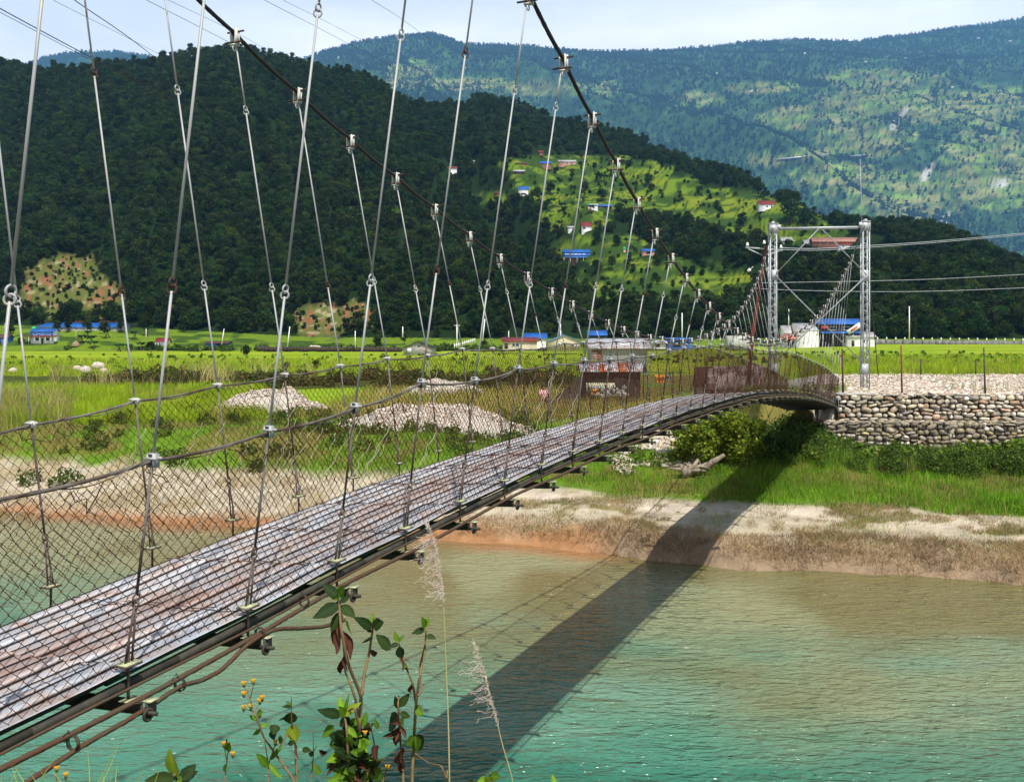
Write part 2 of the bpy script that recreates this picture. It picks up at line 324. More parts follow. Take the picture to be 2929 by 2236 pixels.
def gcol(X, Y, z):
    a = X / Y; t = Y - shore(X); x = (CX + a * F) * .7515; y = (HZ - z / Y * F) * .7515
    n1 = fbm(X / 1.7, Y / 1.7, 4, 21); n2 = fbm(X / .45, Y / .45, 3, 22); n3 = fbm(X / 9, Y / 9, 3, 23)
    c = np.ones(X.shape + (3,)) * np.array(C_['sand'])
    c = lerp(c, C_['wet'], ss(t + (n1 - .5) * 1.6, 1.5, .3) * np.where(X < 3, .95, .35))
    c = lerp(c, C_['dry'], ss(n1 + (n2 - .5) * .5, .45, .62) * ss(t, .5, 1.2) * np.where(X < 0, .5, .85))
    c = lerp(c, (.22, .16, .105), ss(t + (n2 - .5) * .8, 1.3, .7) * ss(X, 1.5, 4))
    c = lerp(c, (.45, .38, .30), ss(t, 3.2, 3.6) * ss(t, 4.5, 4.1) * (X > 0) * ss(X, 18, 9))
    gs = np.where(X < -4, 4.6, 4.9) + (n1 - .5) * 1.6
    c = lerp(c, (.10, .13, .03), ss(n1 + .5 * (n2 - .5), .52, .64) * ss(t, .9, 1.6) * (X > 1) * .7)
    c = lerp(c, C_['grass'], ss(t, gs, gs + .8))
    c = lerp(c, (.16, .13, .04), ss(n3 + (n1 - .5) * .9, .46, .6) * ss(t, gs, gs + 1.5) * .9)
    c = lerp(c, (.20, .165, .05), ss(X, -10, -7) * ss(X, 12, 7) * ss(Y, 42, 46) * ss(n1, .3, .5))
    left = 1 - ss(X, -2 + .05 * Y, 3 + .12 * Y)
    c = lerp(c, C_['rice'], ss(Y + (n1 - .5) * 3, 43.5, 45) * ss(X, -8.5, -11) * (Y < 73))
    wd = ss(Y + (n1 - .5) * 6, 69, 73) * (Y < 90) * (X < 6 + .0 * Y)
    c = lerp(c, C_['weed'], wd)
    fieldL = ss(Y + (n1 - .5) * 5, 82, 86) * ss(Y, 262, 255)
    c = lerp(c, lerp(np.ones(X.shape + (3,)) * np.array(C_['rice']), C_['rice2'], ss(fbm(X / 20, Y / 9, 3, 41), .35, .65)), fieldL)
    bL = ((Y + 5 * fbm(X / 30, Y / 30, 2, 19)) / 19.0) % 1.0; c = lerp(c, (.05, .10, .012), fieldL * ss(bL, .90, .94) * ss(fbm(X / 9, Y / 3, 3, 45), .38, .5))
    wf = ss(X, 9.5 + .1 * (Y - 40), 13.2 + .33 * (Y - 40)) * (Y > 39.5)
    yb = (fbm(X / 8, Y / 8, 2, 43) - .5) * 4
    rr = lerp(np.ones(X.shape + (3,)) * np.array(C_['rice']), C_['rice2'], ss(fbm(X / 30, Y / 5, 3, 42), .35, .65))
    band = ((Y + 8 * fbm(X / 50, Y / 50, 2, 9)) / 13.0) % 1.0
    rr = lerp(rr, (.03, .08, .01), ss(band, .88, .93) * ss(fbm(X / 12, Y / 3, 3, 44), .4, .55) * (Y > 80))
    pl = lerp(np.ones(X.shape + (3,)) * np.array(C_['gravel']), rr, ss(Y + yb, 61, 64))
    c = lerp(c, pl, np.where(Y < 50, (wf > .3) * (X > 12.7), wf))
    # terraces between field and hill, then hill itself
    up = ss(Y, 258, 262)
    band = (z / .9 + .3 * fbm(X / 20, Y / 20, 2, 5)) % 1.0
    tf = lerp(np.ones(X.shape + (3,)) * np.array(C_['terr']), C_['riser'], ss(n3, .46, .6) * .9)
    c = lerp(c, tf, up)
    hz, ht, hm = hill(a, np.maximum(Y, 60))
    hc = np.ones(X.shape + (3,)) * np.array(C_['forest'])
    sc1 = smear(a, z / Y, SCAR)
    hc = lerp(hc, C_['scar2'], sc1)
    hc = lerp(hc, C_['scar'], sc1 * ss(fbm(x / 9, y / 14, 3, 61), .55, .66))
    hc = lerp(hc, (.26, .23, .13), sc1 * ss(fbm(x / 12, y / 5, 3, 62), .60, .76))
    q = z / 2.6 + .35 * fbm(X / 30, Y / 30, 2, 2); fr = q - np.floor(q)
    tcx = lerp(np.ones(X.shape + (3,)) * np.array(C_['terr']), (.145, .18, .015), ss(fbm(X / 40, z / 3, 2, 71), .4, .6))
    tcx = lerp(tcx, C_['riser'], np.maximum(ss(fr, .17, .27) * ss(fr, .99, .93), ss(fbm(X / 11, z / 4, 4, 72), .44, .56)))
    hc = lerp(hc, tcx, ss(hm, .25, .5))
    return lerp(c, hc, (ht > 0) * 1.0)
def sheet_grid(name, av, Dv, fn, cf, m, smooth=True):
    A, D = np.meshgrid(av, Dv); X = A * D; Z = fn(X, D); Cc = cf(X, D, Z)
    r, c = A.shape; i = np.arange(r - 1)[:, None] * c; j = np.arange(c - 1)[None]
    q = np.stack([i + j, i + j + 1, i + c + j + 1, i + c + j], -1).reshape(-1, 4)
    return add_mesh(name, np.stack([X, D, Z], -1).reshape(-1, 3), q, m, colr=Cc.reshape(-1, 3), smooth=smooth)
Mg = mat('ground_soil', (.72, .72, .72), (1.25, 1.25, 1.25), 1.6, .95, vcol=True, bump=.10, bscale=4, lo=.3, hi=.7, detail=9, spec=.05)
av = np.linspace(-.72, .72, 760)
d1 = np.arange(19, 50, .22); d2 = np.arange(50, 90, .6); d3 = np.arange(90, 250, 2.2); d4 = np.arange(250, 345, .9); d5 = np.arange(345, 900, 2.2)
def gz(X, Y):
    z = ground(X, Y)
    return np.where(Y > 870, -60, z)
g = sheet_grid('ground', av, np.concatenate([d1, d2, d3, d4, d5]), gz, gcol, Mg); tag(g, kind='structure')
# ---- far mountain
MEAD = [(1850, 235, 120, 55), (1990, 225, 150, 45), (1700, 255, 80, 30), (2120, 235, 110, 60), (2130, 330, 120, 60), (1860, 300, 120, 40), (1640, 190, 90, 16), (1000, 180, 120, 18), (1170, 190, 130, 20), (860, 180, 70, 12), (1650, 345, 50, 20), (2130, 400, 110, 60), (1800, 385, 110, 40), (1950, 420, 160, 60), (1750, 330, 60, 16), (880, 150, 60, 26), (1900, 170, 160, 25), (1300, 190, 40, 20), (1500, 215, 60, 20)]
def mtn(X, Y): return 2.2 * mtn0(np.asarray(X) / 2.2, np.asarray(Y) / 2.2)
def mtn0(X, Y):
    a = X / Y; x = CX + a * F; R = 2650.; zr = (HZ - ip(x, MT)) / F * R
    t = (Y - 980) / (R - 980); tc_ = np.clip(t, 0, 1)
    rg = 1 - np.abs(2 * fbm(X / 420 + Y / 900, Y / 1500, 4, 81) - 1); rg2 = fbm(X / 130, Y / 180, 4, 82)
    z = 18 + (zr - 18) * (tc_ ** 1.05) + ((rg - .75) * 240 + (rg2 - .5) * 60) * np.clip(tc_ * 3, 0, 1) * np.clip((1 - tc_) * 3, 0, 1)
    return np.where(t > 1, zr - (Y - R) * .4, z)
def mcol(X, Y, Z):
    a = X / Y; x = (CX + a * F) * .7515; y = (HZ - Z / Y * F) * .7515
    m = smear(a, Z / Y, MEAD, 4.2, 12, 91); m = m * ss(fbm(x / 3.2, y / 2.0, 3, 96), .30, .46)
    c = np.ones(X.shape + (3,)) * np.array((.018, .045, .016))
    c = lerp(c, (.045, .10, .03), ss(fbm(x / 11, y / 6, 4, 92), .42, .62) * .8)
    mc = lerp(np.ones(X.shape + (3,)) * np.array((.20, .20, .06)), (.14, .22, .03), ss(fbm(x / 40, y / 15, 3, 93), .45, .6))
    mc = lerp(mc, (.24, .23, .12), ss(fbm(x / 14, y / 9, 3, 94), .6, .75) * .6)
    c = lerp(c, mc, m)
    bz = (Z / 46 + .8 * fbm(X / 500, Y / 500, 3, 97)) % 1.0; c = lerp(c, (.05, .09, .03), m * ss(bz, .62, .74) * .75)
    # pale rock slips
    for px, py, rx, ry in [(2030, 476, 12, 26), (1993, 372, 12, 26), (1925, 262, 10, 22), (2150, 395, 20, 12), (1945, 240, 8, 12)]:
        d = 1 - np.sqrt(((x - px - (py - y) * .45) / rx) ** 2 + ((y - py) / ry) ** 2)
        c = lerp(c, (.36, .35, .30), np.clip(d * 3 + (fbm(x / 4, y / 4, 3, 95) - .5) * 3.2, 0, 1) * (d > 0))
    return c
Mm = mat('mountain_slope', (.5, .5, .5), (1.4, 1.4, 1.4), .012, .95, vcol=True, bump=6, bscale=.05, spec=.02, detail=9)
mo = sheet_grid('mountain', np.linspace(-.72, .72, 860), np.arange(900, 2800, 5.2) * 2.2, mtn, mcol, Mm); tag(mo, kind='structure')
# ---- near bank the photographer stands on
nx, ny = 160, 90
Xg, Yg = np.meshgrid(np.linspace(-40, 40, nx), np.linspace(-30, 9.5, ny))
ed = 1.7 + .5 * fbm(Xg / 3, Xg * 0, 3, 3)
Zg = np.where(Yg < ed, -1.85, -1.85 - (Yg - ed) * .92) + (fbm(Xg / 1.1, Yg / 1.1, 4, 13) - .5) * .25
i = np.arange(ny - 1)[:, None] * nx; j = np.arange(nx - 1)[None]
nb = add_mesh('near_bank', np.stack([Xg, Yg, Zg], -1).reshape(-1, 3), np.stack([i + j, i + j + 1, i + nx + j + 1, i + nx + j], -1).reshape(-1, 4), Mg, colr=np.ones((nx * ny, 3)) * np.array((.10, .11, .04)), smooth=True); tag(nb, kind='structure')
# ---- river
yw = np.concatenate([np.arange(2, 8, 1.5), np.arange(8, 36, .11), np.arange(36, 105, 3)]); xw = np.concatenate([np.arange(-160, -24, 8), np.arange(-24, 26, .16), np.arange(26, 160, 8)])
Xg, Yg = np.meshgrid(xw, yw); tt = shore(Xg) - Yg
ns = fbm(Xg / 7, Yg / 4, 4, 51); n2 = fbm(Xg / 2.6, Yg / 1.6, 3, 52)
deep = ss(tt + (ns - .5) * 7, 4, 16)
cw = lerp(np.ones(Xg.shape + (3,)) * np.array((.20, .21, .11)), (.05, .175, .12), deep)
cw = lerp(cw, (.26, .13, .055), ss(tt, 1.9, .1) * ss(Xg, 6, 2))
cw = lerp(cw, (.12, .10, .03), ss(fbm(Xg / 4.5 + 3, Yg / 7, 3, 53), .5, .66) * (1 - deep) * .8)
cw = lerp(cw, (.02, .115, .075), ss(n2, .48, .68) * deep * .75)
cw = lerp(cw, (.14, .27, .2), ss(fbm(Xg / 3.4, Yg / 1.4, 3, 54), .56, .72) * deep * .5)
zw = WZ + .010 * (fbm(Xg / .5, Yg / .28, 3, 55) - .5)
r, c = Xg.shape; i = np.arange(r - 1)[:, None] * c; j = np.arange(c - 1)[None]
river = add_mesh('river', np.stack([Xg, Yg, zw], -1).reshape(-1, 3), np.stack([i + j, i + j + 1, i + c + j + 1, i + c + j], -1).reshape(-1, 4), None, colr=cw.reshape(-1, 3), smooth=True)
tag(river, kind='structure')
m = bpy.data.materials.new('river_water'); m.use_nodes = True; n = m.node_tree.nodes; l = m.node_tree.links; b = n['Principled BSDF']
b.inputs['Roughness'].default_value = .11; b.inputs['IOR'].default_value = 1.33; b.inputs['Specular IOR Level'].default_value = .36
va = n.new('ShaderNodeVertexColor'); va.layer_name = 'Col'; l.new(va.outputs[0], b.inputs['Base Color'])
tcn = n.new('ShaderNodeTexCoord'); prev = None
for sc_, st, dist, rot in [(2.1, (1, 2.5, 1), .13, .22), (4.6, (1, 2.0, 1), .075, -.15), (.7, (1, 1.8, 1), .10, .5)]:
    mpn = n.new('ShaderNodeMapping'); mpn.inputs['Scale'].default_value = st; mpn.inputs['Rotation'].default_value = (0, 0, rot); l.new(tcn.outputs['Object'], mpn.inputs[0])
    t_ = n.new('ShaderNodeTexNoise'); t_.inputs['Scale'].default_value = sc_; t_.inputs['Detail'].default_value = 1; t_.inputs['Distortion'].default_value = .8; l.new(mpn.outputs[0], t_.inputs[0])
    bb = n.new('ShaderNodeBump'); bb.inputs['Distance'].default_value = dist; l.new(t_.outputs[0], bb.inputs['Height'])
    if prev: l.new(prev.outputs[0], bb.inputs['Normal'])
    prev = bb
l.new(prev.outputs[0], b.inputs['Normal']); river.data.materials.append(m)
# ---------------------------------------------------------------- foliage and grass
def leaf_cloud(C, rad, n, size, rs, cols, squash=.8, outward=.6):
    """n leaf quads spread through blobs (C centres, rad radii) -> verts, quads, colours"""
    C = np.asarray(C, float); rad = np.asarray(rad, float); wgt = rad ** 2; wgt /= wgt.sum()
    k = rs.choice(len(C), n, p=wgt)
    d = rs.normal(size=(n, 3)); d /= np.linalg.norm(d, axis=1)[:, None]
    rr = rad[k] * (rs.uniform(.55, 1.06, n)) * (1 + .25 * np.sin(d[:, 0] * 5 + k) * np.cos(d[:, 2] * 4))
    P = C[k] + d * rr[:, None] * np.array((1, 1, squash))
    nm = d * outward + rs.normal(size=(n, 3)) * .6; nm /= np.linalg.norm(nm, axis=1)[:, None]
    u = np.cross(nm, rs.normal(size=(n, 3))); u /= np.linalg.norm(u, axis=1)[:, None] + 1e-9; v = np.cross(nm, u)
    s = size * rs.uniform(.5, 1.4, n)
    u = u * s[:, None] * .5; v = v * s[:, None] * .5 * rs.uniform(.5, .9, n)[:, None]
    V = np.stack([P - u, P - v * .9 + u * .1, P + u, P + v], 1).reshape(-1, 3)
    ca = np.asarray(cols); cc = ca[rs.randint(len(ca), size=n)] * rs.uniform(.7, 1.3, n)[:, None]
    return V, np.arange(4 * n).reshape(-1, 4), np.repeat(cc, 4, 0)
GREENS = [(.026, .062, .012), (.022, .050, .010), (.045, .080, .014), (.034, .066, .010), (.060, .085, .018)]
def crown_mesh(seed, n=900, leaf=.62, H=7., wd=3.4, greens=GREENS, lobes=9, z0=1.2):
    rs = np.random.RandomState(seed); C = []; R = []
    for i in range(lobes):
        a = rs.uniform(0, 6.28); r = wd * .58 * math.sqrt(rs.uniform()); h = rs.uniform(z0 + 1.1, H - 1.5)
        k = 1 - abs((h - (z0 + H) / 2) / (H - z0)) * .9
        C.append((r * math.cos(a) * k, r * math.sin(a) * k, h)); R.append(rs.uniform(.30, .50) * wd * (.7 + .4 * k))
    C.append((0, 0, H - 1.5)); R.append(wd * .42)
    return leaf_cloud(C, R, n, leaf, rs, greens)
def trunk_mb(H, r, rs, limbs=4):
    b = MB(); b.tube([(0, 0, -.6), (.05, 0, H * .25), (-.05, .08, H * .55), (.05, 0, H * .85)], [r * 1.3, r, r * .65, r * .2], 7)
    for i in range(limbs):
        a = i * 6.28 / limbs + rs.uniform(-.4, .4); h = H * rs.uniform(.3, .5)
        b.tube([(0, 0, h), (math.cos(a) * H * .13, math.sin(a) * H * .13, h + H * .14), (math.cos(a) * H * .22, math.sin(a) * H * .22, h + H * .32)], [r * .55, r * .35, r * .1], 5)
    return b
def make_tree(seed, H=7., wd=3.4, n=900, leaf=.62, z0=1.2, greens=GREENS, lobes=9, name='broadleaf_tree'):
    rs = np.random.RandomState(seed); root = empty(name)
    V, q, c = crown_mesh(seed, n, leaf, H, wd, greens, lobes, z0)
    cr_ = add_mesh('crown', V, q, M['crown'], root, c); trunk_mb(H, .16 + H * .012, rs).build('trunk', M['bark'], root, True)
    return root, cr_
T = [make_tree(101), make_tree(202, 8.5, 3.0, 900, .62, 1.6), make_tree(303, 6.0, 3.8, 900, .62, .6)]
YG = [(.085, .13, .018), (.06, .11, .016), (.11, .14, .02), (.05, .09, .015)]
TY = make_tree(404, 6.5, 3.2, 800, .5, 1.0, YG)
def banana(seed):
    rs = np.random.RandomState(seed); root = empty('banana_plant'); V = []; q = []; cc = []; k = 0
    for st in range(4):
        ox, oy = rs.uniform(-1.3, 1.3, 2); 
        for i in range(8):
            a = rs.uniform(0, 6.28); L = rs.uniform(1.6, 2.6); pts = []
            for s in np.linspace(0, 1, 6):
                r = .1 + L * .8 * s; z = 1.6 + L * (1.1 * s - .95 * s * s * rs.uniform(.6, 1.1)) + .5
                wv = .34 * math.sin(math.pi * min(.98, s * .9 + .07)) ; pts.append((r, z, wv))
            for r, z, wv in pts:
                cx_, sx_ = math.cos(a), math.sin(a)
                V += [(ox + r * cx_ - wv * sx_, oy + r * sx_ + wv * cx_, z), (ox + r * cx_ + wv * sx_, oy + r * sx_ - wv * cx_, z)]
            for s in range(5): q.append((k + 2 * s, k + 2 * s + 1, k + 2 * s + 3, k + 2 * s + 2))
            g_ = rs.uniform(.7, 1.4); cc += [(.07 * g_, .15 * g_, .05 * g_)] * 12; k += 12
    add_mesh('leaf_blades', V, np.array(q), M['crown'], root, cc)
    b = MB()
    for st in range(4): b.tube([(rs.uniform(-1, 1), rs.uniform(-1, 1), -.3), (0, 0, 2.2)], [.14, .08], 6)
    b.build('stem', M['bark'], root); return root
BAN = banana(5)
def blades(P, h, w, cols, rs, lean=.35, name='grass', mat_=None, jit=.25):
    """one thin triangle per blade of grass"""
    P = np.asarray(P, float); n = len(P); a = rs.uniform(0, math.pi, n); h = np.broadcast_to(h, (n,)) * rs.uniform(.6, 1.25, n); w = np.broadcast_to(w, (n,))
    dx = np.stack([np.cos(a), np.sin(a), 0 * a], 1) * w[:, None] * .5
    ln = rs.normal(size=(n, 2)) * lean * h[:, None]
    tip = P + np.concatenate([ln, h[:, None]], 1); mid = P + np.concatenate([ln * .35, h[:, None] * .6], 1)
    V = np.stack([P - dx, P + dx, mid + dx * .7, tip, mid - dx * .7], 1).reshape(-1, 3)
    b = np.arange(n)[:, None] * 5
    q = b + np.array([[0, 1, 2, 4]]); t = b + np.array([[4, 2, 3]])
    cc = np.asarray(cols); cc = cc if cc.ndim == 2 and len(cc) == n else cc[rs.randint(len(cc), size=n)]
    cc = np.repeat(cc * (1 + rs.uniform(-jit, jit, n))[:, None], 5, 0)
    return add_mesh(name, V, [q, t], mat_ or M['grass'], colr=cc)
def scatter(n, x0, x1, D0, D1, rs, pw=1.0):
    """points seen evenly: azimuth uniform, distance denser near"""
    u = rs.uniform(0, 1, n); D = (D0 ** (-pw) + u * (D1 ** (-pw) - D0 ** (-pw))) ** (-1 / pw)
    a = (rs.uniform(x0, x1, n) - CX) / F
    return a * D, D

_bl = blades
# ---------------------------------------------------------------- the suspension bridge
S = .9                                              # metres per station step (measured along the view axis)
def BP(k, Yu, z): return np.array((S * (1225.5 * Yu - k) / F, S * Yu, S * z))
ZN = [(-3, -1.45), (1.8, -1.1), (4.79, -.78)] + [(5.79 + i, v) for i, v in enumerate([-.701, -.623, -.526, -.372, -.392, -.299, -.269, -.25, -.255, -.222, -.225, -.15, -.118, -.107, -.07, -.075, -.06])] + [(23.6, -.15), (26.1, -.24), (29.3, -.29), (30.6, -.34), (32.7, -.49), (35.9, -.72), (38.8, -.95), (41.2, -1.2), (44.7, -1.64), (46, -1.8)]
ZF = [(-3, -1.45), (2, -1.1), (6.77, -.76)] + [(7.77 + i, v) for i, v in enumerate([-.657, -.53, -.437, -.365, -.294, -.222, -.196, -.112, -.112, -.118, -.11, -.027, -.014, 0, .01, .01, 0])] + [(29, -.1), (32, -.26), (34.8, -.52), (38, -.82), (42, -1.2), (46.9, -1.8)]
ZA = [(-3, -2.6), (2, -2.14), (5.79, -1.904), (6.79, -1.835), (7.79, -1.738), (8.79, -1.67), (9.79, -1.591), (10.79, -1.526), (12.8, -1.425), (14.8, -1.368), (16.8, -1.32), (18.8, -1.282), (21.8, -1.255), (24, -1.262), (26, -1.285), (27.8, -1.37), (29.8, -1.46), (32.6, -1.63), (36, -1.88), (39, -2.15), (42, -2.47), (45.5, -2.88)]
KCN = [(-3, 9700), (0, 10300), (2.2, 10650), (5, 11030), (10.8, 11651), (13.8, 11990), (16.8, 12272), (19.8, 12590), (23.8, 12870), (27, 12860), (30, 12640), (33, 12550), (36, 12240), (40, 11960), (44, 11396), (49.2, 10627)]
ZCN = [(10.79 + i, v) for i, v in enumerate([3.121, 2.72, 2.355, 1.994, 1.675, 1.386, 1.133, .915, .725, .551, .4, .277, .171, .085])] + [(25.7, .0), (27.5, .03), (30, .2), (33, .575), (36, 1.146), (40, 2.2), (44, 3.6), (49.2, 5.9)]
ZCN = [(Y, .0137 * (25.7 - Y) ** 2 + .04) for Y in np.arange(-3, 10.2, 1.0)] + ZCN
KCF = [(-3, 23000), (7.8, 21950), (10.8, 21750), (15, 21370), (19, 20900), (23, 20670), (27, 20540), (30, 20540), (33, 20880), (36, 21168), (39, 21645), (42, 22218), (45, 22860), (50.2, 24046)]
ZCF = [(10.77 + i, v) for i, v in enumerate([3.398, 3.008, 2.654, 2.336, 2.034, 1.734, 1.465, 1.225, .995, .791, .616, .455, .32, .222, .151, .105, .067, .05, .08, .139, .221, .308, .424])] + [(36, .94), (39, 1.63), (42, 2.51), (45, 3.59), (50.2, 5.9)]
ZCF = [(Y, .0125 * (27.2 - Y) ** 2 + .02) for Y in np.arange(-3, 10.2, 1.0)] + ZCF
NS = [5.79 + i for i in range(-3, 40)]
FS = [7.77 + j for j in range(-4, 39)]
def zdeck(Yu, v): return ip(Yu - .75 * v, ZA) - .06 - .1 * v
def side(Yu, far):                                    # rail, plate, beam end, cable points at one station
    if far:
        za = float(ip(Yu - .9, ZA)) - .11
        return BP(20200, Yu, float(ip(Yu, ZF))), BP(19770, Yu, za), BP(19770, Yu, za - .2), BP(float(ip(Yu, KCF)), Yu, float(ip(Yu, ZCF)))
    za = float(ip(Yu, ZA))
    return BP(13046, Yu, float(ip(Yu, ZN))), BP(13450, Yu, za), BP(13450, Yu, za - .2), BP(float(ip(Yu, KCN)), Yu, float(ip(Yu, ZCN)))
ubr = np.array((1225.5, F, 0)) / math.hypot(1225.5, F)      # along the bridge
vbr = np.array((ubr[1], -ubr[0], 0))                         # across, towards the near side
B = empty('suspension_bridge', BP(13450, 45, -2.9), 'narrow rusty suspension footbridge with wire mesh sides crossing the green river', 'footbridge')
B.location = (0, 0, 0)
def stations(Ys, far, ci): return np.array([side(Y, far)[ci] for Y in Ys])
def fine(P, k):
    P = np.asarray(P); t = np.arange(len(P)); tt = np.linspace(0, len(P) - 1, (len(P) - 1) * k + 1)
    return np.stack([np.interp(tt, t, P[:, i]) for i in range(3)], 1), tt
NT, FT = 49.2, 50.2                                   # tower legs
# main cables: kinked at every clamp, then over the tower down to the anchors
for far in (0, 1):
    Ys = [-3] + (FS if far else NS) + ([47.3, 48.8, FT] if far else [46.4, 47.8, NT])
    K, Z = (KCF, ZCF) if far else (KCN, ZCN)
    P = np.array([BP(float(ip(Y, K)), Y, float(ip(Y, Z))) for Y in Ys]); P, tt = fine(P, 14)
    P[:, 2] -= .0 * tt
    fr = tt - np.floor(tt); P[:, 2] -= .028 * 4 * fr * (1 - fr) * S
    b = MB(); b.tube(P, .020, 12, 6, .25, .13)
    top = P[-1]
    anc = W(2292, 1040, 60.) if far else W(2512, 1075, 58.)
    anc[2] = float(ground(anc[0], anc[1])) + .1
    b.tube(fine(np.array([top, (top * .5 + anc * .5) - (0, 0, .12), anc]), 6)[0], .024, 8)
    b.build('main_cable', M['rope_black'], B, True)
# hand-rail cables with strands, a second thin wire wound along them
rs = np.random.RandomState(4)
for far in (0, 1):
    Ys = FS if far else NS
    P = stations(Ys, far, 0); P, tt = fine(P, 26); fr = tt - np.floor(tt); P[:, 2] -= .02 * 4 * fr * (1 - fr)
    b = MB(); b.tube(P, .0095, 9, 5, .3, .06)
    th = tt * 9 + .6 * np.sin(tt * 3.1); Q = P + np.stack([np.cos(th) * vbr[0], np.cos(th) * vbr[1], np.sin(th)], 1) * (.012 + .008 * np.abs(np.sin(tt * 1.7)))[:, None] - (0, 0, .008)
    b.tube(Q, .0035, 5)
    b.build('handrail_cable', M['rope_rail'], B, True)
# hangers: rods, rings, clamps, hooks, plates
def rod(b, a, c, r): b.tube(np.array([a, c]), r, 7)
def hanger(Yu, far, i):
    R_, A_, B_, Cb = side(Yu, far); b = MB(); s_ = -1 if far else 1
    L = np.linalg.norm(Cb - R_); d = (Cb - R_) / L
    jit = rs.uniform(-.04, .04)
    rr = .0080
    r1 = .9 + jit; r2 = 2.67 + jit
    rings = [x for x in (r1, r2) if L > x + .35]
    if not rings and L > .55: rings = [L * .45]
    stops = [0.0] + rings + [L - .12] if L > .3 else []
    if L > .3:
        for q in range(len(stops) - 1):
            a0 = stops[q] + (.03 if q else 0); a1 = stops[q + 1] - (.03 if q + 1 < len(stops) - 1 else 0)
            rod(b, R_ + d * a0, R_ + d * a1, rr)
    up = (R_ - A_) / np.linalg.norm(R_ - A_); hk = A_ + up * .34
    h = b.build('hanger', M['galv'], B, True) if L > .3 else empty('hanger')
    h.parent = B; b = MB(); rod(b, R_, hk + up * .03, .0085); b.build('lower_rod', M['rope_rail'] if Yu < 16 else M['rust_dark'], h, True)
    for x in rings:
        e = MB(); c = R_ + d * x
        e.ring(c + d * .016, .026, .0065, ubr, d, 14, 6); e.ring(c - d * .022, .024, .0065, vbr * .8 + ubr * .6, d, 14, 6)
        e.build('eye_ring', M['galv'] if (i + far) % 3 else M['rust_dark'], h, True)
    # clamp on the main cable: two cheek plates, bolts, lower eye
    if Cb[2] < 9 and Yu > 1:
        e = MB(); Rm = np.stack([ubr, vbr, (0, 0, 1)], 1); tl = rs.uniform(-.12, .12)
        T_ = np.array([[math.cos(tl), 0, math.sin(tl)], [0, 1, 0], [-math.sin(tl), 0, math.cos(tl)]]); Rm = Rm @ T_
        for q in (-1, 1):
            e.box(Cb + vbr * q * .028 + np.array((0, 0, -.045)), (.052, .010, .17), Rm)
            e.box(Cb + vbr * q * .036 + ubr * .024 + np.array((0, 0, -.045)), (.010, .020, .17), Rm)
        e.box(Cb + np.array((0, 0, -.12)), (.05, .05, .014), Rm)
        if L > .3: e.ring(Cb - np.array((0, 0, .155)), .024, .0065, ubr, (0, 0, 1), 12, 6)
        cl = e.build('cable_clamp', M['galv_white'], h)
        e = MB()
        for z_, s2 in ((.015, 1), (-.10, -1)): e.tube([Cb + vbr * -.10 + np.array((0, 0, z_)) + ubr * .02 * s2, Cb + vbr * .10 + np.array((0, 0, z_)) + ubr * .02 * s2], .010, 6)
        e.build('clamp_bolt', M['rust_dark'], h)
    else: cl = None
    # clamp at the rail
    e = MB(); Rm = np.stack([ubr, vbr, (0, 0, 1)], 1); hh = .045 if far else .072
    e.box(R_ + vbr * .022 * s_, (.048, .008, hh), Rm); e.box(R_ - vbr * .02 * s_, (.044, .008, hh), Rm); e.box(R_ + np.array((0, 0, hh / 2)), (.04, .042, .008), Rm)
    for q in (-1, 1): e.box(R_ + ubr * .02 * q + vbr * .006 * s_ + np.array((0, 0, .012)), (.014, .075, .014), Rm)
    e.build('rail_clamp', M['galv_white'] if far else M['galv'], h)
    # hook, double rod, plate, lower rod
    e = MB(); e.ring(hk + up * .012, .024, .006, ubr, up, 12, 6); e.ring(hk - up * .02, .02, .006, vbr, up, 12, 6)
    for q in (-1, 1): rod(e, hk - up * .03 + ubr * .006 * q, A_ + ubr * .024 * q, .0065)
    rod(e, A_ + (0, 0, .12), B_ - (0, 0, .03), .009)
    e.box(A_, (.12, .085, .010), Rm)
    e.build('foot_hook', M['rope_rail'], h, True)
    e = MB(); e.box(A_ + (0, 0, .008), (.118, .08, .006), Rm); e.build('foot_plate', M['plate'], h)
    return h
for i, Y in enumerate(NS): hanger(Y, 0, i)
for i, Y in enumerate(FS): hanger(Y, 1, i)
# cross beams under the deck with brackets at both ends
for i, Y in enumerate(NS):
    a = BP(13450, Y, float(ip(Y, ZA)) - .215); c = BP(19770, Y + .86, float(ip(Y, ZA)) - .215 - .11)
    e = MB(); d = (c - a) / np.linalg.norm(c - a)
    e.beam(a - d * .10, c + d * .12, .055, .008); e.beam(a - d * .10 + (0, 0, -.035), c + d * .1 + (0, 0, -.035), .008, .062)
    bm_ = e.build('cross_beam', M['steel_dark'], B)
    e = MB(); Rm = np.stack([ubr, d, (0, 0, 1)], 1)
    e.box(a - d * .04 + (0, 0, .008), (.10, .12, .007), Rm); e.box(a - d * .13 + ubr * .03 + (0, 0, .006), (.07, .055, .007), Rm)
    e.build('end_plate', M['plate'], bm_)
    e = MB(); e.box(a - d * .13 + ubr * .03 - (0, 0, .04), (.07, .012, .085), Rm); e.tube([a - d * .06 - (0, 0, .05), a - d * .2 - (0, 0, .05)], .012, 6); e.ring(a - d * .14 - (0, 0, .06), .03, .009, ubr, (0, 0, 1), 12, 6)
    e.build('bracket', M['steel_dark'], bm_)
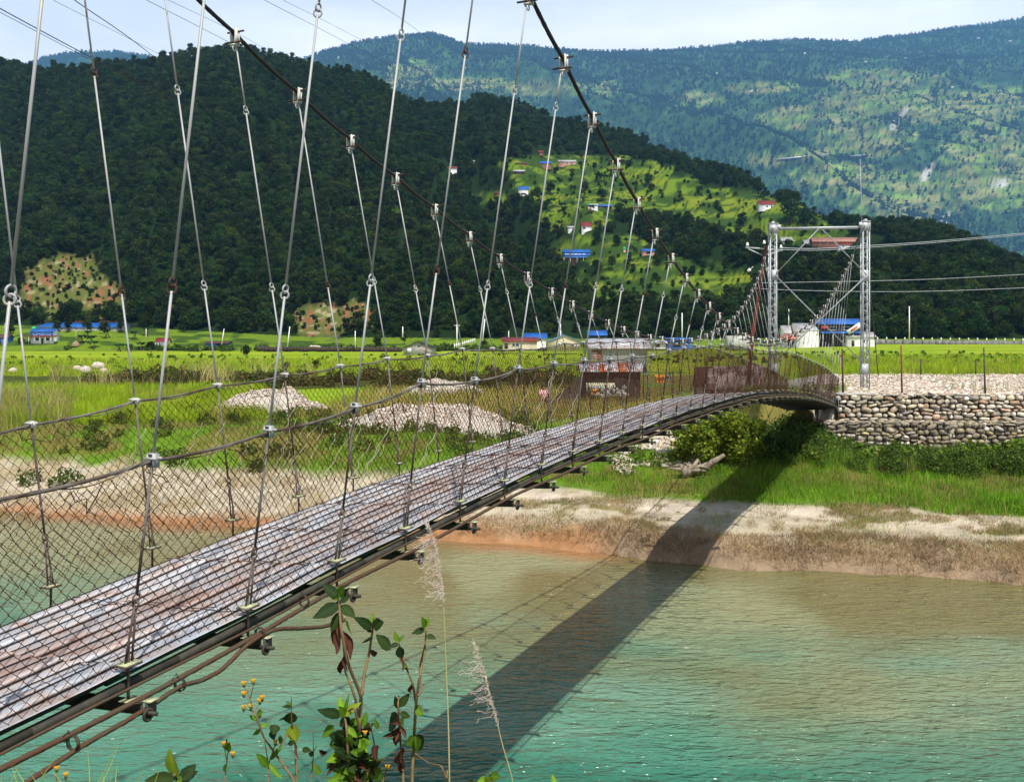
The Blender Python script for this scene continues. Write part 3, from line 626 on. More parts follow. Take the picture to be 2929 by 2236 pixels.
# deck sheets: ribbed steel laid lengthwise, in bays
NR = 12
prof = [(0, 0), (.10, .0), (.13, .30), (.50, .34), (.54, .30), (.58, .62), (.86, 1.0), (.90, .94), (.93, 0)]
prof = [(0, 1, 1), (.40, .97, 1), (.46, .60, .85), (.52, .58, .8), (.58, .82, .72), (.78, .86, .75), (.79, .2, .06), (.80, -1.3, .03), (.97, -1.3, .03), (.985, .80, .04)]  # third value is tone: shade of the rib gaps and their walls painted in
DY = [1.2] + [Y for Y in NS[1::2]] + [45.3]
M['deck'] = mat('worn_deck_sheet', (.40, .41, .43), (.20, .09, .06), 5, .5, .15, bump=.004, bscale=30, lo=.42, hi=.75, c3=(.40, .33, .29), vcol=True)
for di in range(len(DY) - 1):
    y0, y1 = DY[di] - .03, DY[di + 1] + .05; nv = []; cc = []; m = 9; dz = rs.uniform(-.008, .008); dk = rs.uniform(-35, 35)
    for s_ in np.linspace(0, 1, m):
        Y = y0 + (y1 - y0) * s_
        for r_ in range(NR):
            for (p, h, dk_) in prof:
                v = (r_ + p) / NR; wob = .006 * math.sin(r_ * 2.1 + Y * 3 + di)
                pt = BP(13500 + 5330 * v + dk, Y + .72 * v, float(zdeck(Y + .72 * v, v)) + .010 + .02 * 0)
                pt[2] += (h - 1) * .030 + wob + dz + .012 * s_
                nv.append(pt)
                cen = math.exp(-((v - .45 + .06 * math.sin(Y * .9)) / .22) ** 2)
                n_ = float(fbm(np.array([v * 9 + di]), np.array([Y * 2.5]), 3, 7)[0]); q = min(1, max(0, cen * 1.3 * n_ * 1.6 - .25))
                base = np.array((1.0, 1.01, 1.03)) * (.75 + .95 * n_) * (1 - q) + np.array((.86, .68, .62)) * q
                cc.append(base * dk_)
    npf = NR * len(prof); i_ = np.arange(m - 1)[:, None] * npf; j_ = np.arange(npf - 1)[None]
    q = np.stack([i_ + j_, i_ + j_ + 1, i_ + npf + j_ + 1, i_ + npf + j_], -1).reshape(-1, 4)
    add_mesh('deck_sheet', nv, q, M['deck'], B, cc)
# stringers and edge channel below the sheets
for k_, v in ((13560, .01), (16100, .5), (18780, .99)):
    b = MB(); Ys = np.arange(1.2, 45.4, 1.0)
    for a, c in zip(Ys[:-1], Ys[1:]):
        b.beam(BP(k_, a + .72 * v, float(zdeck(a + .72 * v, v)) - .078), BP(k_, c + .72 * v, float(zdeck(c + .72 * v, v)) - .078), .045, .05)
    b.build('stringer', M['steel_dark'], B)
# cross wires stitching the mesh over the deck
b = MB()
for Y in NS[1:]:
    for dk in (0, .06):
        v = np.linspace(0, 1, 25); P = np.array([BP(13500 + 5330 * t_, Y + dk + .72 * t_ + .02 * math.sin(t_ * 14 + Y), float(zdeck(Y + .72 * t_, t_)) + .018 + .008 * math.sin(t_ * 40)) for t_ in v]); b.tube(P, .003, 4)
b.build('stitching_wire', M['wire'], B)
# edge wire, wind cable and loose cable end
Ys = np.arange(-2, 45.5, .12)
b = MB(); b.tube([BP(13330, Y, float(ip(Y, ZA)) - .135 - .01 * math.sin(Y * 2)) for Y in Ys], .008, 7, 4, .3, .08); b.build('edge_cable', M['rope_rust'], B, True)
b = MB(); b.tube([BP(13150, Y, float(ip(Y, ZA)) - .175 + .012 * math.sin(Y * 1.9)) for Y in np.arange(-2, 45.5, .04)], .0135, 14, 5, .5, .13); b.build('wind_cable', M['rope_rust'], B, True)
def pixbridge(pts, k):
    P = []
    for x, y in pts: Yu = k / (2690 - x); P.append(W(x, y, S * Yu))
    P = np.array(P); t = np.arange(len(P)); tt = np.linspace(0, len(P) - 1, len(P) * 16)
    # smooth interpolation (Catmull-Rom)
    out = []
    for x in tt:
        i = min(int(x), len(P) - 2); u = x - i; p0 = P[max(i - 1, 0)]; p1 = P[i]; p2 = P[i + 1]; p3 = P[min(i + 2, len(P) - 1)]
        out.append(.5 * ((2 * p1) + (-p0 + p2) * u + (2 * p0 - 5 * p1 + 4 * p2 - p3) * u * u + (-p0 + 3 * p1 - 3 * p2 + p3) * u ** 3))
    return np.array(out)
b = MB(); b.tube(pixbridge([(-200, 2395), (60, 2246), (240, 2130), (363, 2060), (430, 2018), (518, 1962), (575, 1945), (636, 1912), (700, 1850), (745, 1819), (795, 1799), (863, 1796), (930, 1790), (985, 1772)], 13080), .012, 14, 5, .5, .12)
b.build('slack_cable', M['rope_rust'], B, True)
b = MB()
for x, y in ((205, 2125), (512, 1958), (742, 1812), (868, 1720)):
    c = W(x, y, S * 13120 / (2690 - x))
    for q in range(3): b.ring(c + ubr * .008 * q, .036, .0028, vbr, (0, 0, 1), 14, 5)
    b.tube([c + (0, 0, .03), c + ubr * -.02 + (0, 0, .07), c + ubr * -.05 + (0, 0, .05), c + ubr * -.04 + (0, 0, .02)], .0028, 5)
b.build('binding_wire', M['rust_dark'], B)
# ---- chain-link mesh
def netting(far, name):
    Ya = 1.6; Yb = 45.2 + (.9 if far else 0); cw_ = .080 / .982; half = cw_ / 2
    nw = int((Yb - Ya) / half); rows = 27
    Yc = Ya + half * np.arange(nw); k_top, k_bot = (20200, 19700) if far else (13060, 13500)
    u = np.linspace(0, 1, rows * 1 + 1)
    side_ = (np.arange(rows + 1) % 2)
    j = np.arange(nw)
    Yg = Yc[:, None] + half * ((side_[None] + j[:, None]) % 2) * 1.0
    ns_ = rs.normal(size=Yg.shape) * .055 * half
    Yg = Yg + ns_
    zt = ip(Yg, ZF if far else ZN) - .02; zb = (ip(Yg - .9, ZA) - .12) if far else ip(Yg, ZA) - .03
    zt = zt - .05 * np.abs(np.sin((Yg - 5.79) * math.pi)) * .9
    U = u[None] + rs.normal(size=Yg.shape) * .0035
    U = U + .012 * np.sin(Yg * 2.3 + u[None] * 4)
    k = k_top + (k_bot - k_top) * (1 - (1 - U) ** 1.0) + 60 * np.sin(Yg * 1.6 + u[None] * 3) * np.sin(u[None] * math.pi)
    # a little out-of-plane weave so wires pass over each other
    X = S * (1225.5 * Yg - k) / F; Yw = S * Yg; Z = S * (zt + (zb - zt) * U)
    P = np.stack([X, Yw, Z], -1)
    P += vbr * (.0028 * ((side_[None] + j[:, None]) % 2 * 2 - 1))[..., None]
    r = (.0027 + .0009 * ss(Yc, 14, 24))[:, None, None]
    offs = [np.array((0, 0, .9)) + vbr * .3, vbr * -1 + np.array((0, 0, -.45)), ubr * .9 - np.array((0, 0, .45))]
    V = np.stack([P + o_ * r for o_ in offs], 2)           # nw, rows+1, 3, 3
    n1 = (rows + 1) * 3
    base = (np.arange(nw)[:, None, None] * n1 + np.arange(rows)[None, :, None] * 3)
    qs = [np.stack([base[..., 0] + a, base[..., 0] + b_, base[..., 0] + 3 + b_, base[..., 0] + 3 + a], -1).reshape(-1, 4) for a, b_ in ((0, 1), (1, 2), (2, 0))]
    add_mesh(name, V.reshape(-1, 3), np.vstack(qs), M['wire'], B)
netting(0, 'mesh_panel'); netting(1, 'mesh_panel')
# torn and tangled strands along the rail, and bright repair wires
b = MB()
for q in range(90):
    far = q % 2; Y = rs.uniform(5, 24) if q < 60 else rs.uniform(9, 14); Y += 2 * far
    k0 = 20200 if far else 13046; z0 = float(ip(Y, ZF if far else ZN)); P = []
    L = rs.uniform(.15, .5)
    for s_ in np.linspace(0, 1, 7): P.append(BP(k0 + rs.uniform(-25, 25), Y + L * s_ + rs.uniform(-.03, .03), z0 + rs.uniform(-.10, .0) - (.06 if far else .1) * math.sin(s_ * 3)))
    b = MB(); b.tube(P, .0028, 4); b.build('tangled_wire', M['wire'], B)
for q in range(46):
    far = 0 if q < 20 else 1; Y = rs.uniform(6, 13) + far; u0 = rs.uniform(0, .6); k0, k1 = (20200, 19700) if far else (13046, 13500); P = []
    for s_ in np.linspace(0, 1, 9):
        u = min(1, u0 + .38 * s_); zt = float(ip(Y, ZF if far else ZN)); zb = float(ip(Y - .9 * far, ZA)) - .05
        P.append(BP(k0 + (k1 - k0) * u - 20 + 12 * math.sin(s_ * 9), Y - .42 * s_ + .03 * math.sin(s_ * 19), zt + (zb - zt) * u))
    b = MB(); b.tube(P, .0026, 4); b.build('repair_wire', M['wire_pale'], B)
# ---- far tower: two lattice legs, head beam, diamond bracing, gusset plates
tw = empty('tower', (0, 0, 0)); tw.parent = B
Yl, Yr = S * FT, S * NT
def legaxis(x, Y): return W(x, 1112, Y), W(x, 648, Y)
legs = []
for x, Y in ((2210, Yl), (2474.5, Yr)):
    base, topp = legaxis(x, Y); base[2] = float(ground(base[0], base[1])) - .3; topp[2] = S * 5.9 + .12
    e = MB(); hw = .145
    for sx_ in (-1, 1):
        for sy_ in (-1, 1):
            o_ = np.array((sx_ * hw, sy_ * hw, 0)); e.beam(base + o_, topp + o_, .055, .012, (0, 1, 0)); e.beam(base + o_ - (sx_ * .02, 0, 0), topp + o_ - (sx_ * .02, 0, 0), .012, .055, (0, 1, 0))
    nseg = 26
    for q in range(nseg):
        z0 = base[2] + (topp[2] - base[2]) * q / nseg; z1 = base[2] + (topp[2] - base[2]) * (q + 1) / nseg; s_ = 1 if q % 2 else -1
        for f_ in (-1, 1):
            e.beam((base[0] - hw * s_, base[1] + hw * f_, z0), (base[0] + hw * s_, base[1] + hw * f_, z1), .022, .006, (0, 1, 0))
            e.beam((base[0] + hw * f_, base[1] - hw * s_, z0), (base[0] + hw * f_, base[1] + hw * s_, z1), .006, .022, (0, 1, 0))
    lg = e.build('tower_leg', M['tower'], tw); legs.append((base, topp))
    g_ = MB(); inn = 1 if x < 2300 else -1
    zt = topp[2]
    g_.box((base[0] + inn * .02, base[1] - hw - .022, zt - .20), (.42, .014, .46)); g_.box((base[0] + inn * .26, base[1] - hw - .025, zt - .14), (.16, .014, .20))
    g_.box((base[0], base[1], zt + .01), (.40, .40, .03)); g_.box((base[0], base[1], zt + .07), (.12, .22, .10))
    for q in (S * 3.48 if inn == 1 else S * 3.38, S * -1.3):
        g_.box((base[0] + inn * .06, base[1] - hw - .022, q - .06), (.30, .014, .50))
    g_.build('gusset_plate', M['tower'], lg)
l0, l1 = legs[0][0], legs[1][0]; fy = -.20
def tp(x, y, w_):  # a point on the tower plane
    Y = Yl + (Yr - Yl) * (x - 2210) / 264.5; p = W(x, y, Y); p[1] -= .19; return p
e = MB(); e.beam(tp(2228, 655, 0), tp(2458, 651, 0), .06, .09); e.beam(tp(2228, 655, 0) + (0, .36, 0), tp(2458, 651, 0) + (0, .36, 0), .06, .09); e.build('head_beam', M['tower'], tw)
for a, c in (((2338, 656), (2216, 784)), ((2346, 656), (2474, 786)), ((2214, 788), (2470, 1044)), ((2474, 790), (2216, 1032))):
    e = MB(); off = .03 if a[0] > c[0] else 0
    A2, C2 = tp(*a, 0), tp(*c, 0); A2[1] -= off; C2[1] -= off
    e.beam(A2, C2, .05, .012, (0, 1, 0)); e.beam(A2 + (0, 0, .02), C2 + (0, 0, .02), .012, .05, (0, 1, 0)); e.build('brace', M['tower'], tw)
# abutment block that carries the deck end
e = MB(); c0 = BP(13450, 45.6, -2.9); c1 = BP(19770, 46.4, -2.9); mid = (c0 + c1) / 2 + ubr * .75
e.box(mid + (0, 0, -1.3), (2.6, 1.3, 3.0), np.stack([vbr, ubr, (0, 0, 1)], 1)); e.box(mid + (0, 0, .12) + ubr * .05, (2.7, 1.5, .18), np.stack([vbr, ubr, (0, 0, 1)], 1))
e.build('abutment', M['darkw'], B)  # near-black colour stands in for the shade under the deck end
# ---------------------------------------------------------------- stones
def ico():
    p = (1 + 5 ** .5) / 2; v = [(-1, p, 0), (1, p, 0), (-1, -p, 0), (1, -p, 0), (0, -1, p), (0, 1, p), (0, -1, -p), (0, 1, -p), (p, 0, -1), (p, 0, 1), (-p, 0, -1), (-p, 0, 1)]
    f = [(0, 11, 5), (0, 5, 1), (0, 1, 7), (0, 7, 10), (0, 10, 11), (1, 5, 9), (5, 11, 4), (11, 10, 2), (10, 7, 6), (7, 1, 8), (3, 9, 4), (3, 4, 2), (3, 2, 6), (3, 6, 8), (3, 8, 9), (4, 9, 5), (2, 4, 11), (6, 2, 10), (8, 6, 7), (9, 8, 1)]
    v = [np.array(a) / np.linalg.norm(a) for a in v]; c = {}; g = []
    def m(a, b):
        k = (min(a, b), max(a, b))
        if k not in c: q = v[a] + v[b]; v.append(q / np.linalg.norm(q)); c[k] = len(v) - 1
        return c[k]
    for a, b, d in f: x, y, z = m(a, b), m(b, d), m(d, a); g += [(a, x, z), (b, y, x), (d, z, y), (x, y, z)]
    return np.array(v), np.array(g)
IV, IF = ico()
STC = [(.40, .37, .32), (.50, .47, .42), (.30, .27, .23), (.36, .30, .22), (.55, .53, .50), (.42, .30, .22), (.25, .24, .22), (.46, .42, .33)]
def stones(name, P, sz, rs, mat_=None, parent=None, cols=STC, box=.35, smooth=True):
    P = np.asarray(P, float); n = len(P); sz = np.asarray(sz, float).reshape(n, 3)
    V = np.tile(IV, (n, 1, 1)); V = np.sign(V) * np.abs(V) ** (1 - box)
    V = V * (1 + rs.normal(size=(n, len(IV), 1)) * .09)
    a = rs.normal(size=n) * .25; ca, sa = np.cos(a), np.sin(a)
    V = V * sz[:, None]
    x = V[..., 0] * ca[:, None] - V[..., 2] * sa[:, None]; z = V[..., 0] * sa[:, None] + V[..., 2] * ca[:, None]; V = np.stack([x, V[..., 1], z], -1)
    V = V + P[:, None]
    f = (np.arange(n)[:, None, None] * len(IV) + IF[None]).reshape(-1, 3)
    cc = np.asarray(cols)[rs.randint(len(cols), size=n)] * rs.uniform(.7, 1.25, n)[:, None]
    return add_mesh(name, V.reshape(-1, 3), f, mat_ or M['stone'], parent, np.repeat(cc, len(IV), 0), smooth)
rs = np.random.RandomState(21)
STU = [(.56, .52, .44), (.62, .59, .53), (.44, .40, .34), (.38, .32, .25), (.66, .64, .60), (.50, .36, .27), (.30, .28, .26), (.54, .49, .38)]
STL = [(.36, .33, .26), (.44, .40, .33), (.26, .23, .19), (.30, .26, .18), (.40, .36, .22), (.22, .20, .17), (.52, .5, .46)]
# ---------------------------------------------------------------- stone-filled wire baskets of the river wall
def basket(x0, x1, yf, z0, z1, label):
    root = empty('gabion_basket', ((x0 + x1) / 2, yf, z0), label, 'stone basket', 'stone-filled wire baskets of the river wall'); ox = (x0 + x1) / 2
    P = []; Z = []; z = z0
    while z < z1 - .03:
        h = rs.uniform(.11, .26); h = min(h, z1 - z + .02); x = x0 + rs.uniform(-.05, .1)
        while x < x1:
            w_ = rs.uniform(.15, .58) * (1.15 if h < .14 else .85); jz = rs.uniform(-.025, .025)
            P.append((x + w_ / 2 - ox, rs.uniform(-.05, .05), z + h / 2 - z0 + jz)); Z.append((w_ / 2 * rs.uniform(.82, .98), rs.uniform(.09, .15), h / 2 * rs.uniform(.72, .98))); x += w_ * .99
        z += h * .94
    for q in range(int((x1 - x0) * 34)):
        w_ = rs.uniform(.06, .16); P.append((rs.uniform(x0, x1) - ox, rs.uniform(.06, .9), z1 - z0 + rs.uniform(-.06, .01))); Z.append((w_, w_ * .9, w_ * .4))
    stones('stone_fill', P, Z, rs, parent=root, cols=STU if z0 > -4 else STL)
    e = MB(); e.box((0, .50, (z1 - z0) / 2 - .04), (x1 - x0 - .01, .80, z1 - z0 - .06)); e.build('dark_core', M['darkw'], root)  # dark box set behind the stones, shows through the gaps between them
    e = MB(); hx = (x1 - x0) / 2
    for sx_ in (-1, 1): e.tube([(sx_ * hx, -.15, 0), (sx_ * hx, -.15, z1 - z0)], .011, 5)
    for zz in (.0, z1 - z0): e.tube([(-hx, -.15, zz), (hx, -.15, zz)], .007, 5)
    for x in np.arange(-hx, hx, .125): e.tube([(x, -.155, 0), (x, -.155, z1 - z0)], .0017, 3)
    for zz in np.arange(0, z1 - z0, .125): e.tube([(-hx, -.157, zz), (hx, -.157, zz)], .0017, 3)
    e.build('wire_cage', M['gabwire'], root)
ordn = ['first', 'second', 'third', 'fourth', 'fifth', 'sixth', 'seventh', 'eighth', 'ninth', 'tenth']
ux = [13.14, 15.61, 18.2, 20.8, 23.4, 26.0]; lx = [12.49, 13.71, 14.93, 16.16, 17.45, 18.81, 20.13, 21.4, 22.7, 24.0, 25.3]
for i in range(5): basket(ux[i], ux[i + 1], 39.55, -3.17, -2.13, 'wire basket of pale stones in the upper tier, %s from the bridge' % ordn[i])
for i in range(10): basket(lx[i], lx[i + 1], 39.15, -4.55, -3.19, 'wire basket of brown stones in the lower tier, %s from the bridge' % ordn[i])
e = MB(); e.box((14.0, 39.95, -2.10), (1.6, .7, .07)); tag(e.build('concrete_slab', M['greyw']), 'pale concrete slab at the bridge end of the stone wall top', 'slab')
# ---------------------------------------------------------------- loose stones
def drop(P2, s, sink=.3):
    z = ground(P2[:, 0], P2[:, 1]); return np.stack([P2[:, 0], P2[:, 1], z + s[:, 2] * (1 - sink)], 1)
def loose(name, n, x0, x1, D0, D1, smin, smax, rs, cond=None, cols=STC, pw=1.5):
    X, Y = scatter(n, x0, x1, D0, D1, rs, 1.0); s = smin + (smax - smin) * rs.uniform(0, 1, n) ** pw
    if cond is not None: k = cond(X, Y); X, Y, s = X[k], Y[k], s[k]
    sz = np.stack([s, s * rs.uniform(.6, 1, len(s)), s * rs.uniform(.35, .6, len(s))], 1)
    return tag(stones(name, drop(np.stack([X, Y], 1), sz), sz, rs, cols=cols), kind='stuff')
PALE = [(.55, .50, .46), (.5, .44, .40), (.62, .6, .56), (.42, .38, .34), (.5, .4, .34)]
tag(loose('river_gravel', 12000, 2330, 3300, 39.9, 64, .015, .11, rs, lambda X, Y: X > 13.0, PALE), 'pale gravel and cobbles covering the bank behind the stone wall', 'gravel')
tag(loose('river_stones', 2600, 1760, 2110, 34.4, 41, .04, .16, rs, lambda X, Y: (X > 3.6) & (X < 8.0) & (fbm(X / 1.2, Y / 1.2, 3, 5) > .40) & (Y > 35.2 + .0 * X), PALE), 'white stones lying on the bank beneath the bridge deck', 'stones')
def heap(name, cx, cy, rx, ry, h, n, label, seed, lump=.35):
    rs = np.random.RandomState(seed); gx, gy = np.meshgrid(np.linspace(-1, 1, 60), np.linspace(-1, 1, 44)); r = np.sqrt(gx ** 2 + gy ** 2)
    X = cx + gx * rx; Y = cy + gy * ry; k = np.clip(1 - r - .25 * (fbm(X / 1.1, Y / 1.1, 3, seed + 7) - .5), 0, .62) * 1.5 * (.6 + .8 * fbm(X / 1.0 + seed, Y / 1.0, 3, seed)); z = ground(X, Y) + h * k - .12
    c = lerp(np.ones(X.shape + (3,)) * np.array((.40, .36, .31)), (.09, .11, .025), ss(fbm(X / .8, Y / .8, 3, seed + 2), .5, .62) * ss(z, z.min() + h * .75, z.min() + h * .15))
    i = np.arange(43)[:, None] * 60; j = np.arange(59)[None]; q = np.stack([i + j, i + j + 1, i + 60 + j + 1, i + 60 + j], -1).reshape(-1, 4)
    root = empty(name, (cx, cy, float(ground(cx, cy)) - .1), label, 'gravel heap'); o_ = np.array(root.location)
    add_mesh('mound', np.stack([X, Y, z], -1).reshape(-1, 3) - o_, q, Mg, root, c.reshape(-1, 3), True)
    a = rs.uniform(0, 6.28, n); rr = np.sqrt(rs.uniform(0, 1, n)) * .92; sx_ = cx + rr * np.cos(a) * rx; sy_ = cy + rr * np.sin(a) * ry
    rr_ = np.sqrt(((sx_ - cx) / rx) ** 2 + ((sy_ - cy) / ry) ** 2)
    zz = ground(sx_, sy_) + h * np.clip(1 - rr_ - .25 * (fbm(sx_ / 1.1, sy_ / 1.1, 3, seed + 7) - .5), 0, .62) * 1.5 * (.6 + .8 * fbm(sx_ / 1.0 + seed, sy_ / 1.0, 3, seed)) - .10
    kp = (rs.uniform(0, 1, n) < np.where((sy_ < cy) & (rr_ > .45), ss(fbm(sx_ / .9, sy_ / .9, 3, seed + 2), .60, .45), 1)); sx_, sy_, zz = sx_[kp], sy_[kp], zz[kp]; n = len(sx_)
    s = .022 + .07 * rs.uniform(0, 1, n) ** 2
    stones('stones', np.stack([sx_, sy_, zz], 1) - o_, np.stack([s, s * .8, s * .6], 1), rs, parent=root, cols=PALE)
heap('gravel_heap', -11.9, 48.2, 3.3, 2.4, 1.25, 2400, 'pale conical gravel heap in grass at the edge of the near rice field', 3)
heap('gravel_heap', -3.2, 41.6, 4.6, 2.2, 1.0, 4200, 'long low gravel heap seen through the bridge mesh above the dry grass', 5)
heap('gravel_heap', -4.6, 66, 3.4, 1.6, .9, 400, 'low stony mound at the far edge of the grass beyond the bridge mesh', 9)
heap('gravel_heap', hit(900, 1004)[0], hit(900, 1004)[1], 3.6, 3, 1.5, 120, 'small white gravel pile before the dark road wall across the field', 12)
bl = [(222, 1060, .42, 'tan rounded boulder in the weed strip, beside the grey ones'), (243, 1068, .50, 'flat grey boulder lowest in the weed strip'), (281, 1058, .62, 'largest pinkish white boulder in the weed strip'), (296, 1066, .35, 'small grey stone below the pinkish white boulder'), (37, 1066, .35, 'small grey boulder in dry grass between the first hangers')]
for x, y, r, lb in bl:
    p = hit(x, y + 4, 60, 120); V = IV * (1 + rs.normal(size=(len(IV), 1)) * .08) * np.array((r * 1.1, r, r * .8))
    o = add_mesh('boulder', V, IF, M['stone'], colr=np.ones((len(IV), 3)) * np.array((.5, .46, .42)), smooth=True); o.location = p + (0, 0, r * .8); tag(o, lb, 'boulder')
p = hit(28, 1200, 30, 60)
# ---------------------------------------------------------------- forests as instanced crowns
def gn_scatter(name, P, scl, rz, objs, label, cat):
    me = bpy.data.meshes.new(name); P = np.asarray(P, np.float32); me.vertices.add(len(P)); me.vertices.foreach_set('co', P.ravel())
    for nme, arr, ty in (('sc', scl, 'FLOAT'), ('rz', rz, 'FLOAT')):
        a = me.attributes.new(nme, ty, 'POINT'); a.data.foreach_set('value', np.asarray(arr, np.float32))
    o = bpy.data.objects.new(name, me); col.objects.link(o)
    g = bpy.data.node_groups.new(name, 'GeometryNodeTree'); g.interface.new_socket('Geometry', in_out='INPUT', socket_type='NodeSocketGeometry'); g.interface.new_socket('Geometry', in_out='OUTPUT', socket_type='NodeSocketGeometry')
    n = g.nodes; l = g.links; gi = n.new('NodeGroupInput'); go = n.new('NodeGroupOutput'); inst = n.new('GeometryNodeInstanceOnPoints'); gt = n.new('GeometryNodeGeometryToInstance')
    for ob in objs:
        oi = n.new('GeometryNodeObjectInfo'); oi.inputs['Object'].default_value = ob; oi.inputs['As Instance'].default_value = True; oi.transform_space = 'ORIGINAL'; l.new(oi.outputs['Geometry'], gt.inputs[0])
    inst.inputs['Pick Instance'].default_value = True
    rv = n.new('FunctionNodeRandomValue'); rv.data_type = 'INT'; rv.inputs[4].default_value = 0; rv.inputs[5].default_value = len(objs) - 1
    na = n.new('GeometryNodeInputNamedAttribute'); na.data_type = 'FLOAT'; na.inputs['Name'].default_value = 'sc'
    nb_ = n.new('GeometryNodeInputNamedAttribute'); nb_.data_type = 'FLOAT'; nb_.inputs['Name'].default_value = 'rz'
    cx_ = n.new('ShaderNodeCombineXYZ'); l.new(nb_.outputs[0], cx_.inputs[2]); er = n.new('FunctionNodeEulerToRotation'); l.new(cx_.outputs[0], er.inputs[0])
    cs_ = n.new('ShaderNodeCombineXYZ')
    for q in range(3): l.new(na.outputs[0], cs_.inputs[q])
    l.new(gi.outputs[0], inst.inputs['Points']); l.new(gt.outputs[0], inst.inputs['Instance']); l.new(rv.outputs[2], inst.inputs['Instance Index']); l.new(er.outputs[0], inst.inputs['Rotation']); l.new(cs_.outputs[0], inst.inputs['Scale'])
    l.new(inst.outputs[0], go.inputs[0]); md = o.modifiers.new('scatter', 'NODES'); md.node_group = g
    return tag(o, label, cat, kind='stuff')
rs = np.random.RandomState(31)
EXB = [(1525, 1585, 455, 482), (1590, 1655, 455, 480), (1470, 1512, 460, 476), (1525, 1560, 425, 442), (1465, 1505, 485, 500), (1478, 1516, 530, 566), (1410, 1438, 546, 562), (1682, 1755, 580, 604), (1658, 1698, 634, 670), (1620, 1646, 646, 664), (1605, 1695, 708, 750), (1832, 1878, 708, 732), (1268, 1310, 472, 495), (1346, 1366, 455, 468), (2165, 2222, 575, 608), (2320, 2540, 676, 708), (2230, 2284, 680, 702), (2298, 2366, 690, 712), (2394, 2448, 690, 718), (2648, 2674, 752, 768), (2655, 2695, 892, 916), (1778, 1792, 704, 725)]
n = 30000; x = rs.uniform(-560, 3490, n); a = (x - CX) / F; D0 = ip(x, [(-1500, 340), (500, 335), (1200, 300), (2200, 285), (3200, 285)]); R_ = ip(x, RR)
D = np.sqrt(D0 ** 2 + rs.uniform(0, 1, n) * ((R_ + 25) ** 2 - D0 ** 2)); X = a * D; Z = ground(X, D); hz, ht, hm = hill(a, D)
keep = rs.uniform(0, 1, n) < np.where(hm > .2, .26, 1) * (1 - .20 * np.clip(smear(a, Z / D, SCAR) * 1.6, 0, 1))
px_, py_ = x, HZ - Z / D * F
for q_ in EXB: keep &= ~((px_ > q_[0] - 4) & (px_ < q_[1] + 4) & (py_ > q_[2] - 4) & (py_ < q_[3] + 24))
sc_ = rs.uniform(.50, 1.08, n) * np.where(hm > .2, .5, 1) * (1 - .7 * np.clip(smear(a, Z / D, SCAR) * 1.5, 0, 1)); sc_ *= .75 + .5 * fbm(X / 40, D / 40, 2, 66)
TL = make_tree(606, 7.6, 3.1, 900, .55, 1.0, [(.05, .09, .02), (.04, .075, .02), (.065, .10, .03)], 11)
gn_scatter('hill_forest', np.stack([X, D, Z - .5], 1)[keep], sc_[keep], rs.uniform(0, 6.28, n)[keep], [T[0][1], T[1][1], T[2][1], TL[1], TY[1]], 'dense dark green forest covering the nearer hill', 'forest')
TF = make_tree(505, 7.0, 3.2, 150, 1.35, .4, [(.022, .05, .014), (.03, .06, .016), (.016, .042, .012)], 7)
n = 80000; x = rs.uniform(-560, 3490, n); a = (x - CX) / F; D = 2.2 * np.sqrt(980 ** 2 + rs.uniform(0, 1, n) * (2680 ** 2 - 980 ** 2)); X = a * D; Z = mtn(X, D)
vis = (x > 850) | (Z / D > .26)
keep = vis & (rs.uniform(0, 1, n) < np.where(smear(a, Z / D, MEAD, 3.6, 14, 91) > .25, .34, 1))
gn_scatter('mountain_forest', np.stack([X, D, Z - 1], 1)[keep], (rs.uniform(.9, 3.0, n) * (.6 + .8 * fbm(X / 200, D / 200, 2, 67)))[keep], rs.uniform(0, 6.28, n)[keep], [TF[1]], 'blue green trees dotted over the far mountain', 'forest')
# ---------------------------------------------------------------- single trees
def place(root, first, x, y, hpx, Href, label, group, cat='tree', rz=None, sink=.0, D=None):
    p = hit(x, y) if D is None else W(x, y, D)
    s = hpx * p[1] / F / Href; r = root if first else dup(root)
    r.location = [float(c) for c in p]; r.scale = (s, s, s); r.rotation_euler.z = rs.uniform(0, 6.28) if rz is None else rz
    r['label'] = label; r['category'] = cat
    if group: r['group'] = group
    return r
lst = [(163, 951, 40, 0), (195, 951, 44, 1), (250, 953, 42, 0), (298, 953, 46, 2), (345, 952, 40, 1), (30, 955, 36, 2), (120, 936, 26, 0)]
for i, (x, y, h, t_) in enumerate(lst): place(T[t_][0], i in (0, 1, 3), x, y, h, 7.4, 'dark round tree in the row before the long blue roofed building', 'dark trees before the long blue roof')
lst = [(1574, 560, 40, 0), (1536, 566, 34, 2), (1637, 519, 30, 1), (1602, 454, 32, 1), (1722, 576, 40, 0), (1673, 544, 34, 2), (1787, 636, 46, 2), (1708, 702, 50, 0), (1763, 710, 36, 1), (1863, 555, 26, 0), (1872, 634, 50, 2), (1852, 538, 36, 1), (1967, 634, 34, 0), (1482, 579, 34, 2), (1825, 691, 50, 1), (1929, 688, 46, 0), (1564, 593, 28, 2), (1450, 610, 40, 0), (1500, 640, 42, 1), (1540, 690, 44, 2), (2010, 660, 40, 0), (2050, 600, 30, 2), (2120, 660, 44, 1), (2000, 560, 28, 0), (2075, 700, 46, 2), (1760, 520, 26, 0), (1800, 480, 30, 2), (1945, 580, 26, 1), (1660, 480, 20, 0), (1700, 490, 22, 1), (1590, 500, 22, 0), (2165, 690, 42, 0), (1960, 730, 46, 1), (1880, 760, 44, 2), (1750, 770, 44, 0), (1620, 790, 44, 1)]
for x, y, h, t_ in lst: place(T[t_][0], False, x, y, h, 7.4, 'dark leafy tree growing among the bright rice terraces', 'trees among the rice terraces')
